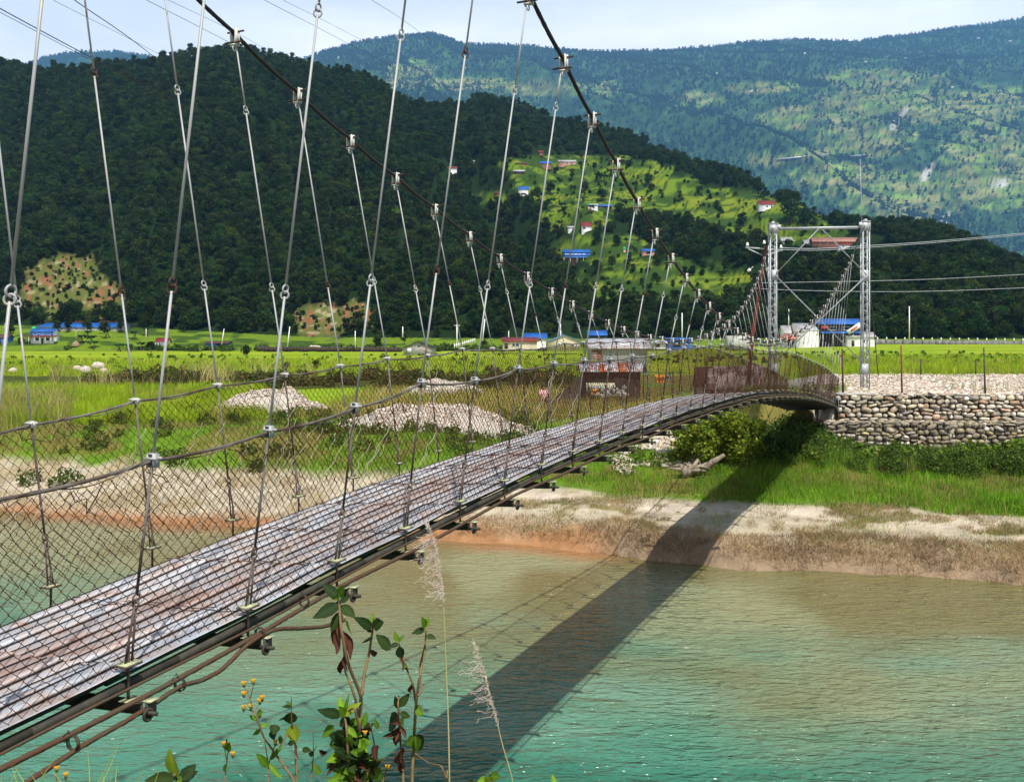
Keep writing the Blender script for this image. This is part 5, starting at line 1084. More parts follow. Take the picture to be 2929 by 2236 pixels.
# houses on the terraces
for a in [('blue roofed brick house at the top of the terraces', 1532, 1577, 479, 467, 460, 'brickw', 'rblue', [(.3, .5, .1, .4), (.7, .5, .1, .4)]),
          ('long house with pale pink roof at the top of the terraces', 1598, 1647, 477, 467, 461, 'pinkw', 'rgrey', [(.5, .5, .1, .4), (.75, .5, .1, .4)]),
          ('brown roofed hut left of the topmost blue roof', 1474, 1508, 473, 468, 463, 'brickw', 'rbrown', []),
          ('small red roofed hut above the topmost blue roof', 1532, 1553, 439, 435, 429, 'brickw', 'rred', []),
          ('grey roofed shelter above the white blue roofed house', 1470, 1500, 498, 493, 487, 'darkw', 'rgrey', []),
          ('white two storey house with blue roof on the left terraces', 1483, 1511, 563, 543, 534, 'white', 'rblue', [(.5, .3, .5, .3)]),
          ('brown hut beside the woods left of the white two storey house', 1415, 1434, 559, 556, 549, 'brickw', 'rbrown', []),
          ('pink and white gable house on the middle terraces', 1687, 1710, 601, 588, 583, 'white', 'rgrey', [(.5, .5, .2, .7)]),
          ('blue roofed stable right of the pink gable house', 1713, 1750, 598, 590, 584, 'darkw', 'rblue', [(.2, .5, .1, .4)]),
          ('white cottage with dark red roof in the banana grove', 1664, 1692, 666, 649, 637, 'white', 'rred', [(.25, .6, .3, .3)]),
          ('small white outhouse left of the red roofed cottage', 1625, 1642, 662, 653, 648, 'white', 'rgrey', []),
          ('shed with blue roof and pink wall right of the orange tank', 1838, 1872, 730, 718, 711, 'pinkw', 'rblue', [(.5, .5, .4, .7)]),
          ('little red roofed white house in the forest on the left slope', 1272, 1306, 492, 482, 475, 'white', 'rred', []),
          ('tiny white hut alone in the forest', 1351, 1360, 466, 461, 457, 'white', 'rgrey', []),
          ('red roofed white house on the ridge spur above the tower', 2172, 2216, 604, 590, 579, 'white', 'rred', [(.5, .5, .1, .4), (.8, .5, .1, .4)]),
          ('long school building with faded red roof right above the tower', 2325, 2532, 704, 691, 679, 'brickw', 'rpink', [(q, .5, .02, .4) for q in (.1, .2, .35, .7, .85)]),
          ('pale roofed building at the left of the long red roof', 2236, 2279, 699, 693, 682, 'greyw', 'rgrey', []),
          ('wide white roofed building below the long red roof', 2303, 2361, 708, 702, 692, 'greyw', 'rgrey', []),
          ('white house with red roof and two windows seen through the tower', 2400, 2442, 716, 701, 693, 'white', 'rred', [(.3, .6, .12, .3), (.8, .6, .12, .3)]),
          ('small white hut with grey roof in the dark forest at right', 2653, 2668, 766, 761, 755, 'white', 'rgrey', []),
          ('round roofed brown hut in the trees above the road', 2660, 2690, 914, 905, 895, 'darkw', 'rpink', []),
          ('tin hut with pale roof at the left edge of the tower top', 2188, 2198, 693, 686, 681, 'greyw', 'rgrey', [])]:
    lb, x0, x1, yb, ye, yr, wm, rm, wi = a; house(lb, x0, x1, yb, ye, yr, M[wm], M[rm], wins=wi, sink=1.5, dep=5, over=.4)
r_, w_, he, hr = house('big blue house with long blue roof and white balcony rail', 1612, 1688, 748, 722, 712, M['brickw'], M['rblue'], wins=[(.3, .25, .08, .3), (.6, .25, .08, .3)], upper=(.45, 1.0, M['bluew']), porch=(.44, 1.6, M['rlblue'], -.1), sink=2)
e = MB()
for q in np.linspace(-.42, .30, 15): e.box((q * w_, -.1, he * .74), (.14 if int(q * 100) % 3 else .25, .06, he * .2))
e.build('balcony_rail', M['white'], r_)
# farm houses scattered over the far mountain
for i, (x, y) in enumerate([(2302, 155), (2476, 180), (2455, 183), (2800, 111), (2750, 207), (2725, 252), (2860, 262), (2050, 213), (1999, 211), (1335, 196), (970, 166), (2890, 120), (2590, 170), (2150, 262)]):
    D = 2.2 * np.linspace(985, 2640, 2500); a = (x - CX) / F; g_ = mtn(a * D, D); k = int(np.argmax(g_ >= (HZ - y) / F * D)); 
    if k == 0: continue
    house('pale farmhouse speck high on the far mountain', x - 4, x + 4, y, y - 3, y - 5, M['white'], M['rgrey'], D=float(D[k]), sink=4, group='farmhouses on the far mountain')
for i, (xa, ya, xb, yb) in enumerate([(2222, 464, 2292, 458), (2300, 456, 2370, 448), (2430, 455, 2478, 450)]):
    Ds = 2.2 * np.linspace(985, 2640, 2500); P = []
    for x, y in ((xa, ya), (xb, yb)):
        a = (x - CX) / F; k = int(np.argmax(mtn(a * Ds, Ds) >= (HZ - y) / F * Ds)); P.append((a * Ds[k], Ds[k], mtn(a * Ds[k], Ds[k]) + 8))
    e = MB(); e.beam(P[0], P[1], 8, 4); tag(e.build('greenhouse', M['rgrey']), ['long pale roof line, leftmost on the mid slope of the far mountain', 'middle pale roof line on the mid slope of the far mountain', 'pale roof line behind the aerial on the far mountain'][i], 'farm building')
# tanks
for x, y, c, lb in [(1684, 588, (.02, .35, .28), 'green water tank beside the pink gable house'), (1786, 712, (.03, .3, .15), 'green water tank on its orange stand'), (97, 946, (.02, .4, .1), 'green water tank on the roof of the blue house')]:
    p = hit(x, y + 8) if y > 600 or y < 590 else hit(x, 598); p = W(x, y + (3 if y < 900 else 0), hit(x, y + 12)[1] - (0 if y < 900 else 2))
    root = empty('water_tank', p, lb, 'water tank'); e = MB(); e.tube([(0, 0, 0), (0, 0, .15), (0, 0, 1.1), (0, 0, 1.3)], [.6, .65, .65, .3], 12); e.build('drum', mat('tank_plastic', c, None, rough=.4), root, True); e = MB(); e.box((0, 0, -1), (.9, .9, 2)); e.build('stand', M['pinkw'], root)
# haystack
p = hit(217, 990); root = empty('haystack', p, 'brown conical haystack with a tall centre pole in the left fields', 'haystack'); s = p[1] / F
e = MB(); e.tube([(0, 0, -.3), (0, 0, .15), (0, 0, 6 * s), (0, 0, 11 * s), (0, 0, 15 * s)], [11.5 * s, 11.5 * s, 10.5 * s, 6.5 * s, .15], 18); e.build('straw', M['straw'], root, True); e = MB(); e.tube([(0, 0, 12 * s), (0, 0, 46 * s)], .07, 6); e.build('pole', M['greyw'], root)
p = W(14, 985, 260.); root = empty('prayer_flag', p, 'tall grey flag on a pole at the left edge', 'flag'); e = MB(); e.tube([(0, 0, -1), (0, 0, 5.6)], .08, 6); e.build('pole', M['greyw'], root)
e = MB(); e.add([(-.5, 0, 3.6), (.6, 0, 3.6), (.6, 0, 5.6), (-.1, 0, 4.8), (-.5, .05, 3.6), (.6, .05, 3.6), (.6, .05, 5.6), (-.1, .05, 4.8)], [(0, 1, 2, 3), (7, 6, 5, 4), (0, 4, 5, 1), (1, 5, 6, 2), (2, 6, 7, 3), (3, 7, 4, 0)]); e.build('cloth', M['greyw'], root)
# ---------------------------------------------------------------- road wall and bollards
def roadwall(x0, x1, y0, y1, D, h, label, mt):
    a = W(x0, y0, D); c = W(x1, y1, D); e = MB(); n_ = 40
    P = [a + (c - a) * q / n_ + (0, 1.5 * math.sin(q * .3), .08 * math.sin(q * 1.3)) for q in range(n_ + 1)]
    for q in range(n_): e.beam(P[q] - (0, 0, h / 2), P[q + 1] - (0, 0, h / 2), .5, h)
    return tag(e.build('road_wall', mt), label, 'wall')
mw = mat('dry_stone_wall', (.12, .12, .12), (.24, .24, .23), 1.5, .95, bump=.05, c3=(.15, .14, .13))
roadwall(2500, 3200, 972, 978, 264., 1.7, 'grey retaining wall of the road beyond the right rice field', mw)
roadwall(2330, 2500, 966, 972, 245., 1.6, 'grey road wall in front of the roadside shops', mw)
roadwall(735, 1150, 991, 993, 240., 1.2, 'dark low road wall under the scarred slope at left', M['darkw'])
bo = None
def bollard(x, y, D, s_=1.):
    global bo
    if bo is None:
        bo = empty('road_bollard', (0, 0, 0), 'small white bollard on the road edge above the grey wall', 'bollard', 'white bollards along the road'); e = MB(); e.box((0, 0, .35), (.22, .22, 1.0)); e.build('post', M['white'], bo); e = MB(); e.box((0, 0, .75), (.235, .235, .2)); e.build('band', M['darkw'], bo); r = bo
    else: r = dup(bo)
    r.location = [float(c) for c in W(x, y, D)]; r.scale = (s_,) * 3
for x in np.arange(2510, 2930, 26): bollard(x, 972 + (x - 2500) / 110, 264.5, 1.15)
for x in np.arange(2340, 2500, 24): bollard(x, 966 + (x - 2340) / 26, 245.5)
for x in range(1950, 2240, 22): bollard(x, 974, 262, 1.1)
b2 = empty('white_railing', (0, 0, 0), 'white picket railing on the road before the dark wood', 'railing'); e = MB()
a, c = W(1300, 990, 225.), W(1358, 974, 235.)
for q in np.linspace(0, 1, 11): p = a + (c - a) * q; e.box(p, (.18, .12, 1.1))
e.beam(a + (0, 0, .1), c + (0, 0, .1), .08, .1); e.build('rail', M['white'], b2)
# ---------------------------------------------------------------- poles
def pole(x, yt, yb, D, r, mt, label, lean=0, cross=None, name='utility_pole', cat='pole'):
    p = W(x, yb, D); h = (yb - yt) * D / F; root = empty(name, p, label, cat); e = MB(); e.tube([(0, 0, -.4), (lean * D / F, 0, h)], [r * 1.25, r * .8], 8); e.build('shaft', mt, root, True)
    if cross: e = MB(); e.box((lean * D / F, 0, h - .4), (cross, .1, .12)); e.build('crossarm', mt, root)
    return root
for a in [(822, 934, 988, 240, .13, 'leaning white pole against the yellow scar slope'), (634, 940, 981, 250, .11, 'thin pole left of the leaning white pole at the wood edge'), (1016, 946, 990, 240, .11, 'pole standing just right of the yellow scar slope'), (1152, 934, 960, 232, .12, 'short white pole behind the grey gable barn'), (1307, 926, 988, 232, .14, 'white pole with a small crossarm above the white railing'), (1380, 912, 970, 215, .12, 'tilted white pole behind the third near hanger'), (1455, 946, 968, 230, .1, 'short thin pole on the roof line of the red roofed house'), (1603, 925, 975, 205, .12, 'pole behind the blue gable house'), (1951, 895, 964, 215, .12, 'white pole among dark trees at the bridge mid span'), (2256, 884, 930, 224, .11, 'slim white pole left of the blank white gable'), (2601, 876, 966, 250, .14, 'solitary white pole by the road at right'), (418, 940, 966, 280, .1, 'thin pole above the left banana clump')]:
    pole(a[0], a[1], a[2], a[3], a[4], M['white'], a[5], lean=7 if 'tilt' in a[5] or 'leaning' in a[5] else 0, cross=1.4 if 'crossarm' in a[5] else None)
pole(2466, 640, 640, 44.6, .02, M['tower'], 'x') if False else None
e = MB(); t0 = W(2466, 645, 44.4); e.tube([t0 - (0, 0, .1), W(2460, 456, 44.4)], [.018, .010], 6); o = e.build('lightning_rod', M['tower'], tw)
# the old leaning pole with its crossarm and insulators, left of the tower
root = empty('power_pole', W(2140, 1085, 46.), 'leaning rust red power pole with crossarm left of the tower', 'power pole'); bs = np.array(root.location)
P = [W(2140, 1100, 46.), W(2152, 960, 46.), W(2172, 830, 46.), W(2190, 705, 46.)]
e = MB(); e.tube(np.array(P) - bs, [.10, .09, .08, .07], 8); e.build('shaft', M['rust_red'], root, True)
e = MB(); e.beam(W(2133, 708, 46.) - bs, W(2238, 716, 46.) - bs, .07, .07); e.beam(W(2140, 712, 46.) - bs, W(2180, 730, 46.) - bs, .05, .05); e.beam(W(2230, 718, 46.) - bs, W(2186, 730, 46.) - bs, .05, .05); e.build('crossarm', M['tower'], root)
for x, y in ((2138, 704), (2186, 698), (2234, 711)): e = MB(); c = W(x, y, 46.) - bs; e.tube([c, c + (0, 0, .05), c + (0, 0, .10), c + (0, 0, .17)], [.05, .08, .05, .04], 8); e.build('insulator', M['white'], root, True)
for x, y in ((2139, 776), (2191, 773)): e = MB(); c = W(x, y, 46.) - bs; e.beam(c, c + (.12, 0, .10), .10, .12); e.tube([c + (.1, 0, .08), c + (.25, 0, .22)], .01, 5); e.build('lamp', M['white'], root)
# ---------------------------------------------------------------- power lines
def wire(pts, r, label, group, mt=None):
    P = np.array([W(x, y, D) for x, y, D in pts]); t = np.arange(len(P)); out = []
    for x in np.linspace(0, len(P) - 1, 60):
        i = min(int(x), len(P) - 2); u = x - i; p0 = P[max(i - 1, 0)]; p1 = P[i]; p2 = P[i + 1]; p3 = P[min(i + 2, len(P) - 1)]
        out.append(.5 * ((2 * p1) + (-p0 + p2) * u + (2 * p0 - 5 * p1 + 4 * p2 - p3) * u * u + (-p0 + 3 * p1 - 3 * p2 + p3) * u ** 3))
    e = MB(); e.tube(out, r, 4); o = e.build('power_line', mt or M['rope_black'], None, True); return tag(o, label, 'power line', group)
g1 = 'thin overhead lines above the river'
wire([(-120, -45, 12), (0, 25, 13), (280, 175, 16), (523, 300, 20), (740, 420, 26), (1000, 560, 36), (1400, 790, 60), (1560, 880, 90)], .008, 'thickest black overhead line entering at the upper left edge', None)
wire([(-120, -25, 13), (0, 36, 14), (280, 182, 17), (523, 304, 21), (740, 412, 28), (1000, 530, 38), (1400, 720, 62), (1800, 900, 100)], .005, 'thin line running just under the thickest black line', None)
wire([(130, -70, 12), (212, 0, 13), (454, 175, 17), (740, 428, 25), (1000, 640, 36), (1300, 850, 60), (1420, 925, 80)], .0075, 'black line crossing the thickest line over the forest', None)
for i, pts in enumerate([[(60, -50, 16), (150, 0, 18), (318, 85, 22), (514, 185, 28), (1000, 432, 50), (1500, 700, 120)], [(330, -50, 16), (418, 0, 18), (740, 168, 26), (1000, 322, 36), (1500, 640, 90)], [(400, -40, 17), (480, 0, 19), (740, 130, 27), (1000, 290, 38), (1500, 600, 95)], [(680, -45, 18), (755, 0, 20), (1000, 128, 30), (1240, 262, 45), (1700, 540, 110)], [(740, -40, 18), (808, 0, 20), (1000, 98, 30), (1240, 232, 45), (1700, 520, 110)], [(1000, -40, 20), (1062, 0, 22), (1200, 92, 30), (1405, 248, 50), (1640, 440, 90)]]):
    wire(pts, .0045 + .001 * (i % 2), 'fine dark line slanting down across the sky and forest', 'fine dark lines slanting down to the right')
wg = M['tower']
wire([(2235, 709, 46), (2340, 711, 50), (2480, 703, 55), (2700, 688, 62), (3050, 656, 75)], .018, 'upper pale power line leaving the tower to the right', None, wg)
wire([(2235, 714, 46), (2340, 716, 50), (2480, 708, 55), (2700, 692, 62), (3050, 660, 75)], .014, 'pale power line just under the upper one at right', None, wg)
wire([(2160, 809, 60), (2240, 808, 60), (2470, 804, 60), (2700, 797, 60), (3050, 778, 60)], .013, 'single pale line crossing the dark trees at mid height', None, wg)
wire([(2150, 824, 60), (2240, 829, 60), (2470, 834, 60), (2700, 832, 60), (3050, 818, 60)], .013, 'lowest pale line crossing the dark trees at right', None, wg)
# ---------------------------------------------------------------- fence posts on the wall
for i, (x, yt, yb, D, mt, lb, ln, r) in enumerate([(2412, 998, 1134, 39.9, 'rust_dark', 'dark steel post at the bridge end of the stone wall', -3, .04), (2581, 988, 1130, 39.9, 'rust_red', 'rust red steel post standing on the stone wall', -4, .035), (2819, 995, 1134, 39.9, 'steel_dark', 'black steel post on the right part of the stone wall', -5, .035), (2634, 1027, 1076, 62, 'steel_dark', 'short black post in the rice right of the red post', 0, .05), (2791, 1031, 1076, 62, 'steel_dark', 'short black post in the rice left of the tall black post', 0, .05)]):
    pole(x, yt, yb, D, r, M[mt], lb, lean=ln, name='fence_post', cat='post')
e = MB(); c = W(2819, 992, 39.9); e.tube([W(2816, 1130, 39.7), W(2819, 992, 39.7)], .004, 4)
# person crouching in the grass beyond the mesh
def person():
    p = W(1556, 1128, 52.); p[2] = float(ground(p[0], p[1])); root = empty('person', p, 'person in a pink top crouching in the grass beyond the bridge mesh', 'person')
    me = bpy.data.meshes.new('body'); v = [(0, 0, .42), (0, -.03, .62), (0, -.08, .85), (0, -.10, .98), (0, -.13, 1.13), (.10, 0, .38), (.17, -.34, .52), (.14, -.18, .08), (.14, -.32, .04), (-.10, 0, .38), (-.17, -.34, .52), (-.14, -.18, .08), (-.14, -.32, .04), (.18, -.08, .88), (.24, -.25, .66), (.12, -.42, .58), (-.18, -.08, .88), (-.24, -.25, .66), (-.12, -.42, .58)]
    ed = [(0, 1), (1, 2), (2, 3), (3, 4), (0, 5), (5, 6), (6, 7), (7, 8), (0, 9), (9, 10), (10, 11), (11, 12), (2, 13), (13, 14), (14, 15), (2, 16), (16, 17), (17, 18)]
    me.from_pydata(v, ed, []); o = bpy.data.objects.new('body', me); col.objects.link(o); o.parent = root; me.materials.append(mat('skin', (.25, .13, .08)))
    sk = o.modifiers.new('skin', 'SKIN'); rad = [.16, .15, .16, .06, .10, .10, .09, .06, .05, .10, .09, .06, .05, .07, .055, .04, .07, .055, .04]
    for q, r in zip(me.skin_vertices[0].data, rad): q.radius = (r, r)
    me.skin_vertices[0].data[0].use_root = True; sb = o.modifiers.new('sub', 'SUBSURF'); sb.levels = sb.render_levels = 2
    e = MB(); e.tube([(0, 0, .40), (0, -.02, .55), (0, -.06, .75), (0, -.09, .93)], [.20, .185, .20, .10], 14); e.tube([(.15, -.07, .88), (.25, -.26, .66)], [.09, .075], 10); e.tube([(-.15, -.07, .88), (-.25, -.26, .66)], [.09, .075], 10); e.build('blouse', mat('pink_cloth', (.55, .22, .25), (.7, .45, .45), 12), root, True)
    e = MB(); e.tube([(0, -.05, 1.10), (0, -.10, 1.22), (0, -.12, 1.27)], [.11, .11, .03], 12); e.build('hair', M['darkw'], root, True)
person()
# ---------------------------------------------------------------- plants of the near bank, in front of the camera
LG = [(.10, .20, .015), (.14, .26, .02), (.07, .14, .012)]; LD_ = [(.02, .04, .012), (.03, .055, .012)]; LB = [(.08, .03, .02), (.11, .045, .03), (.05, .02, .015)]
def leafmesh(base, d, L, wd, colr, nrm=None, curl=.25, seed=0, wilt=0):
    """pointed oval leaf, folded along the midrib"""
    r_ = np.random.RandomState(seed); d = np.array(d, float); d /= np.linalg.norm(d); nrm = np.array((0, -.5, .85)) if nrm is None else np.array(nrm, float)
    s_ = np.cross(d, nrm); s_ /= np.linalg.norm(s_) + 1e-9; n_ = np.cross(s_, d); V = []; q = []; m = 8; cc = []
    for i in range(m + 1):
        t = i / m; w_ = wd * .5 * (math.sin(math.pi * t ** .72) ** .9) * (1 if i < m else 0); ser = 1 + .08 * (i % 2)
        c = np.array(base) + d * L * t - n_ * curl * L * t * t + s_ * .02 * L * math.sin(t * 5 + seed) * (1 + 3 * wilt)
        f = .35 + 1.1 * wilt
        V += [c - s_ * w_ * ser * (1 - .4 * wilt) + n_ * w_ * f * .5, c - s_ * w_ * .5 + n_ * w_ * f * .18, c, c + s_ * w_ * .5 + n_ * w_ * f * .18, c + s_ * w_ * ser * (1 - .4 * wilt) + n_ * w_ * f * .5]
        k = np.array(colr); cc += [k * .85, k, k * 1.35, k * 1.05, k * .9]
        if i < m:
            b_ = i * 5
            for j in range(4): q.append((b_ + j, b_ + j + 1, b_ + j + 6, b_ + j + 5))
    return V, q, cc
def px8(x, y): return 800 + x / 2.2014, 1476 + y / 2.2014
def px7(x, y): return x / 2.2014, 1476 + y / 2.2014
def plant(name, label, D, stems, leaves, px, flowers=(), cat='plant', seed=1, plume=None, stemmat=None):
    r_ = np.random.RandomState(seed)
    x0, y0 = px(*stems[0][0][0]) ; base = W(x0, y0, D); root = empty(name, (base[0], base[1], -1.95), label, cat); o_ = np.array(root.location); e = MB()
    for si, (pts, ra, rb) in enumerate(stems):
        P = [];
        for i, (x, y) in enumerate(pts):
            X, Y = px(x, y); P.append(W(X, Y, D + .04 * math.sin(i * 1.7 + si * 2.1)) - o_)
        if si == 0 or pts[0][1] > 1640: P = [np.array((P[0][0], P[0][1], -.12))] + P
        P = np.array(P); tt = np.linspace(0, len(P) - 1, len(P) * 5); P2 = np.stack([np.interp(tt, np.arange(len(P)), P[:, k]) for k in range(3)], 1); P2[1:-1] = (P2[:-2] + 2 * P2[1:-1] + P2[2:]) / 4
        e.tube(P2, np.linspace(ra, rb, len(P2)), 6)
    e.build('stem', stemmat or M['stem'], root, True)
    kinds = {}
    for i, (x, y, tx, ty, wd, kd) in enumerate(leaves):
        X, Y = px(x, y); X2, Y2 = px(tx, ty); dz = r_.uniform(-.05, .05); a = W(X, Y, D) - o_; c = W(X2, Y2, D + dz) - o_; d = c - a; L = np.linalg.norm(d)
        pal = {'g': LG, 'd': LD_, 'b': LB, 'y': [(.28, .36, .03), (.22, .33, .03)]}[kd]
        nr = (r_.uniform(-.5, .5), -.9, .5 + r_.uniform(-.2, .3)); V, q, c3 = leafmesh(a, d, L, L * wd, pal[i % len(pal)], nr, r_.uniform(-.05, .18), i + seed, 1 if kd == 'b' else 0)
        add_mesh('leaf' if kd != 'b' else 'dry_leaf', V, np.array(q), M['leaf'], root, c3, True)
    for x, y in flowers:
        X, Y = px(x, y); c = W(X, Y, D) - o_; e = MB(); e.cur = (.75, .38, .02); e.tube([c - (0, 0, .001), c + (0, 0, .004), c + (0, 0, .007)], [.0035, .0048, .002], 9)
        e.cur = (.08, .12, .02); e.tube([c - (0, 0, .008), c - (0, 0, .003), c], [.0018, .0042, .004], 8)
        for k in range(8): a = k * .785; e.cur = (.8, .5, .03); e.tube([c + (math.cos(a) * .003, math.sin(a) * .003, .005), c + (math.cos(a) * .007, math.sin(a) * .007, .007)], [.0012, .0004], 4)
        e.build('flower', M['leaf'], root, True, True)
    return root, o_
L1 = [(370, 500, 265, 425, .5, 'd'), (370, 500, 345, 445, .5, 'g'), (375, 500, 402, 438, .4, 'g'), (375, 520, 300, 470, .5, 'g'), (375, 560, 205, 637, .42, 'd'), (380, 560, 478, 640, .5, 'd'), (380, 540, 447, 500, .5, 'd'), (380, 600, 325, 735, .45, 'd'), (385, 560, 330, 560, .5, 'd'), (395, 690, 325, 800, .5, 'b'), (395, 700, 345, 870, .5, 'b'), (400, 710, 405, 850, .5, 'b'), (405, 720, 460, 905, .42, 'b'), (405, 730, 440, 850, .5, 'b'), (405, 860, 385, 1005, .42, 'b'), (408, 860, 420, 980, .4, 'b'), (390, 680, 365, 780, .6, 'b'), (430, 660, 440, 760, .3, 'y'),
      (590, 700, 585, 610, .38, 'g'), (592, 695, 660, 663, .5, 'd'), (585, 700, 478, 642, .4, 'd'), (588, 690, 600, 640, .4, 'd'), (575, 780, 523, 780, .55, 'd'), (575, 830, 608, 900, .45, 'b'), (580, 730, 540, 700, .4, 'd')]
plant('tall_weed', 'tall forked weed with bright tip leaves and wilted brown leaves', 2.45, [([(500, 1330), (515, 1130), (430, 930), (385, 700), (370, 480)], .006, .003), ([(500, 1330), (478, 1150), (440, 1040), (412, 980), (400, 800)], .004, .002), ([(515, 1130), (535, 980), (562, 870), (585, 720), (592, 640)], .0045, .002)], L1, px8, seed=3)
L2 = [(915, 700, 903, 640, .42, 'g'), (918, 700, 938, 632, .42, 'g'), (915, 712, 832, 735, .45, 'd'), (922, 750, 987, 770, .5, 'd'), (750, 790, 718, 725, .42, 'g'), (752, 790, 783, 740, .36, 'g'), (748, 800, 690, 825, .5, 'd'), (700, 840, 607, 740, .42, 'd'), (748, 820, 772, 905, .5, 'd'), (768, 880, 768, 965, .25, 'b'), (800, 955, 782, 925, .5, 'g'), (800, 955, 815, 930, .5, 'd'), (830, 1040, 825, 1120, .35, 'b'), (858, 1200, 905, 1250, .45, 'g'), (850, 1380, 905, 1480, .5, 'd'), (850, 1380, 868, 1500, .5, 'g'), (845, 1390, 800, 1440, .45, 'g'), (752, 1200, 815, 1110, .5, 'd'), (750, 1210, 722, 1130, .4, 'd'), (755, 1240, 830, 1260, .5, 'd'), (750, 1250, 680, 1350, .5, 'd'), (755, 1300, 710, 1290, .6, 'b'), (755, 1310, 800, 1400, .5, 'b'), (752, 1330, 650, 1400, .4, 'b'), (755, 1350, 735, 1460, .5, 'b'), (760, 1450, 740, 1560, .35, 'b'), (765, 1480, 780, 1590, .35, 'b'), (770, 1520, 760, 1660, .3, 'b'), (758, 1340, 725, 1420, .7, 'b'), (750, 1290, 790, 1340, .7, 'y')]
plant('branching_weed', 'branching brown weed with few green tips right of the tall weed', 2.55, [([(832, 1660), (843, 1450), (858, 1180), (882, 1000), (915, 850), (922, 700)], .0055, .002), ([(858, 1180), (840, 1060), (812, 990), (772, 880), (750, 790)], .0035, .0015), ([(870, 1130), (898, 1090), (880, 950), (905, 850), (916, 800)], .003, .0015), ([(780, 1660), (765, 1480), (755, 1300), (745, 1180), (750, 1130)], .004, .002), ([(1055, 1600), (1050, 1660), (1020, 1570), (940, 1555), (850, 1490)], .003, .0015)], L2, px8, seed=5)
r0 = np.random.RandomState(17); L3 = [(385, 1260, 245, 1212, .35, 'd'), (400, 1250, 378, 1132, .36, 'g'), (410, 1255, 497, 1170, .34, 'y'), (415, 1240, 422, 1120, .2, 'g'), (410, 1260, 370, 1190, .4, 'g'), (520, 1330, 550, 1225, .4, 'g'), (530, 1330, 600, 1290, .45, 'd')]
for i in range(120):
    x = r0.normal(455, 62); y = r0.uniform(1300, 1690); a = r0.uniform(0, 6.28); L = r0.uniform(55, 120); L3.append((x, y, x + L * math.cos(a), y + abs(L * math.sin(a)) * (.9 if r0.uniform() < .7 else -.8), r0.uniform(.4, .6), r0.choice(['d', 'd', 'd', 'g', 'g', 'b'])))
plant('leafy_weed', 'dense leafy weed with small orange flowers at the bottom centre', 2.4, [([(500, 1690), (505, 1500), (500, 1320), (470, 1200), (410, 1240)], .006, .002), ([(440, 1690), (430, 1500), (420, 1320), (405, 1240)], .005, .002), ([(520, 1690), (560, 1600), (600, 1450), (570, 1300)], .003, .0015), ([(640, 1690), (660, 1640), (680, 1560)], .003, .0015)], L3, px8, [(537, 1368), (524, 1432), (679, 1582), (545, 1640), (415, 1650)], seed=7)
plant('leafy_weed', 'low group of three bright leaves at the bottom edge right of the reeds', 2.5, [([(1320, 1720), (1322, 1650), (1325, 1618)], .003, .002)], [(1322, 1640, 1395, 1640, .4, 'g'), (1320, 1660, 1245, 1670, .5, 'g'), (1325, 1660, 1300, 1655, .5, 'y'), (1210, 1700, 1180, 1662, .5, 'd'), (1730, 1700, 1722, 1615, .35, 'g')], px8, seed=9)
plant('heart_leaf_plant', 'young plant with one glowing upright leaf among dark leaves', 2.3, [([(1115, 1720), (1112, 1650), (1100, 1625)], .004, .003)], [(1112, 1640, 1048, 1478, .55, 'y'), (1105, 1650, 905, 1660, .42, 'd'), (1130, 1660, 1238, 1562, .55, 'd'), (1130, 1665, 1255, 1600, .4, 'd'), (1115, 1660, 1150, 1700, .5, 'g')], px7, seed=11)
FL = [(1535, 1058), (1596, 1042), (1535, 1120), (1652, 1145), (1636, 1165), (1535, 1208), (1580, 1200), (1636, 1248), (1735, 1425)]
plant('yellow_composite', 'slender branching stem carrying many small yellow flowers', 2.4, [([(1880, 1700), (1760, 1530), (1660, 1390), (1610, 1250), (1570, 1140), (1540, 1065)], .0035, .0012), ([(1575, 1150), (1590, 1090), (1596, 1045)], .0012, .0008), ([(1560, 1150), (1540, 1130)], .001, .0008), ([(1605, 1230), (1640, 1160)], .0012, .0008), ([(1600, 1230), (1540, 1212)], .0012, .0008), ([(1620, 1290), (1636, 1255)], .0012, .0009), ([(1690, 1680), (1690, 1560), (1720, 1470), (1735, 1425)], .0022, .001), ([(1690, 1560), (1665, 1400)], .0015, .0008)],
      [(1620, 1290, 1560, 1240, .25, 'g'), (1640, 1330, 1700, 1290, .3, 'g'), (1640, 1340, 1590, 1380, .3, 'g'), (1690, 1570, 1620, 1500, .3, 'g'), (1690, 1560, 1780, 1650, .25, 'g'), (1700, 1540, 1780, 1420, .25, 'g'), (1725, 1330, 1715, 1400, .5, 'd'), (1735, 1310, 1720, 1380, .5, 'd'), (1770, 1380, 1760, 1450, .35, 'g'), (1610, 1260, 1655, 1225, .3, 'g')], px7, FL, seed=13)
plant('yellow_composite', 'short flower stem with three buds left of the branching one', 2.4, [([(1410, 1700), (1428, 1550), (1440, 1440)], .002, .001), ([(1428, 1540), (1410, 1440)], .0012, .0008), ([(1435, 1530), (1465, 1505)], .001, .0007)], [(1430, 1570, 1400, 1600, .3, 'g'), (1432, 1480, 1445, 1420, .45, 'g'), (1425, 1460, 1432, 1400, .4, 'd')], px7, [(1410, 1435), (1465, 1500), (1440, 1452)], seed=15)
plant('yellow_composite', 'two small orange flower heads at the bottom left corner', 2.3, [([(355, 1700), (357, 1600)], .0015, .0008), ([(412, 1720), (415, 1650)], .0015, .0008)], [], px7, [(357, 1592), (415, 1632)], seed=16)
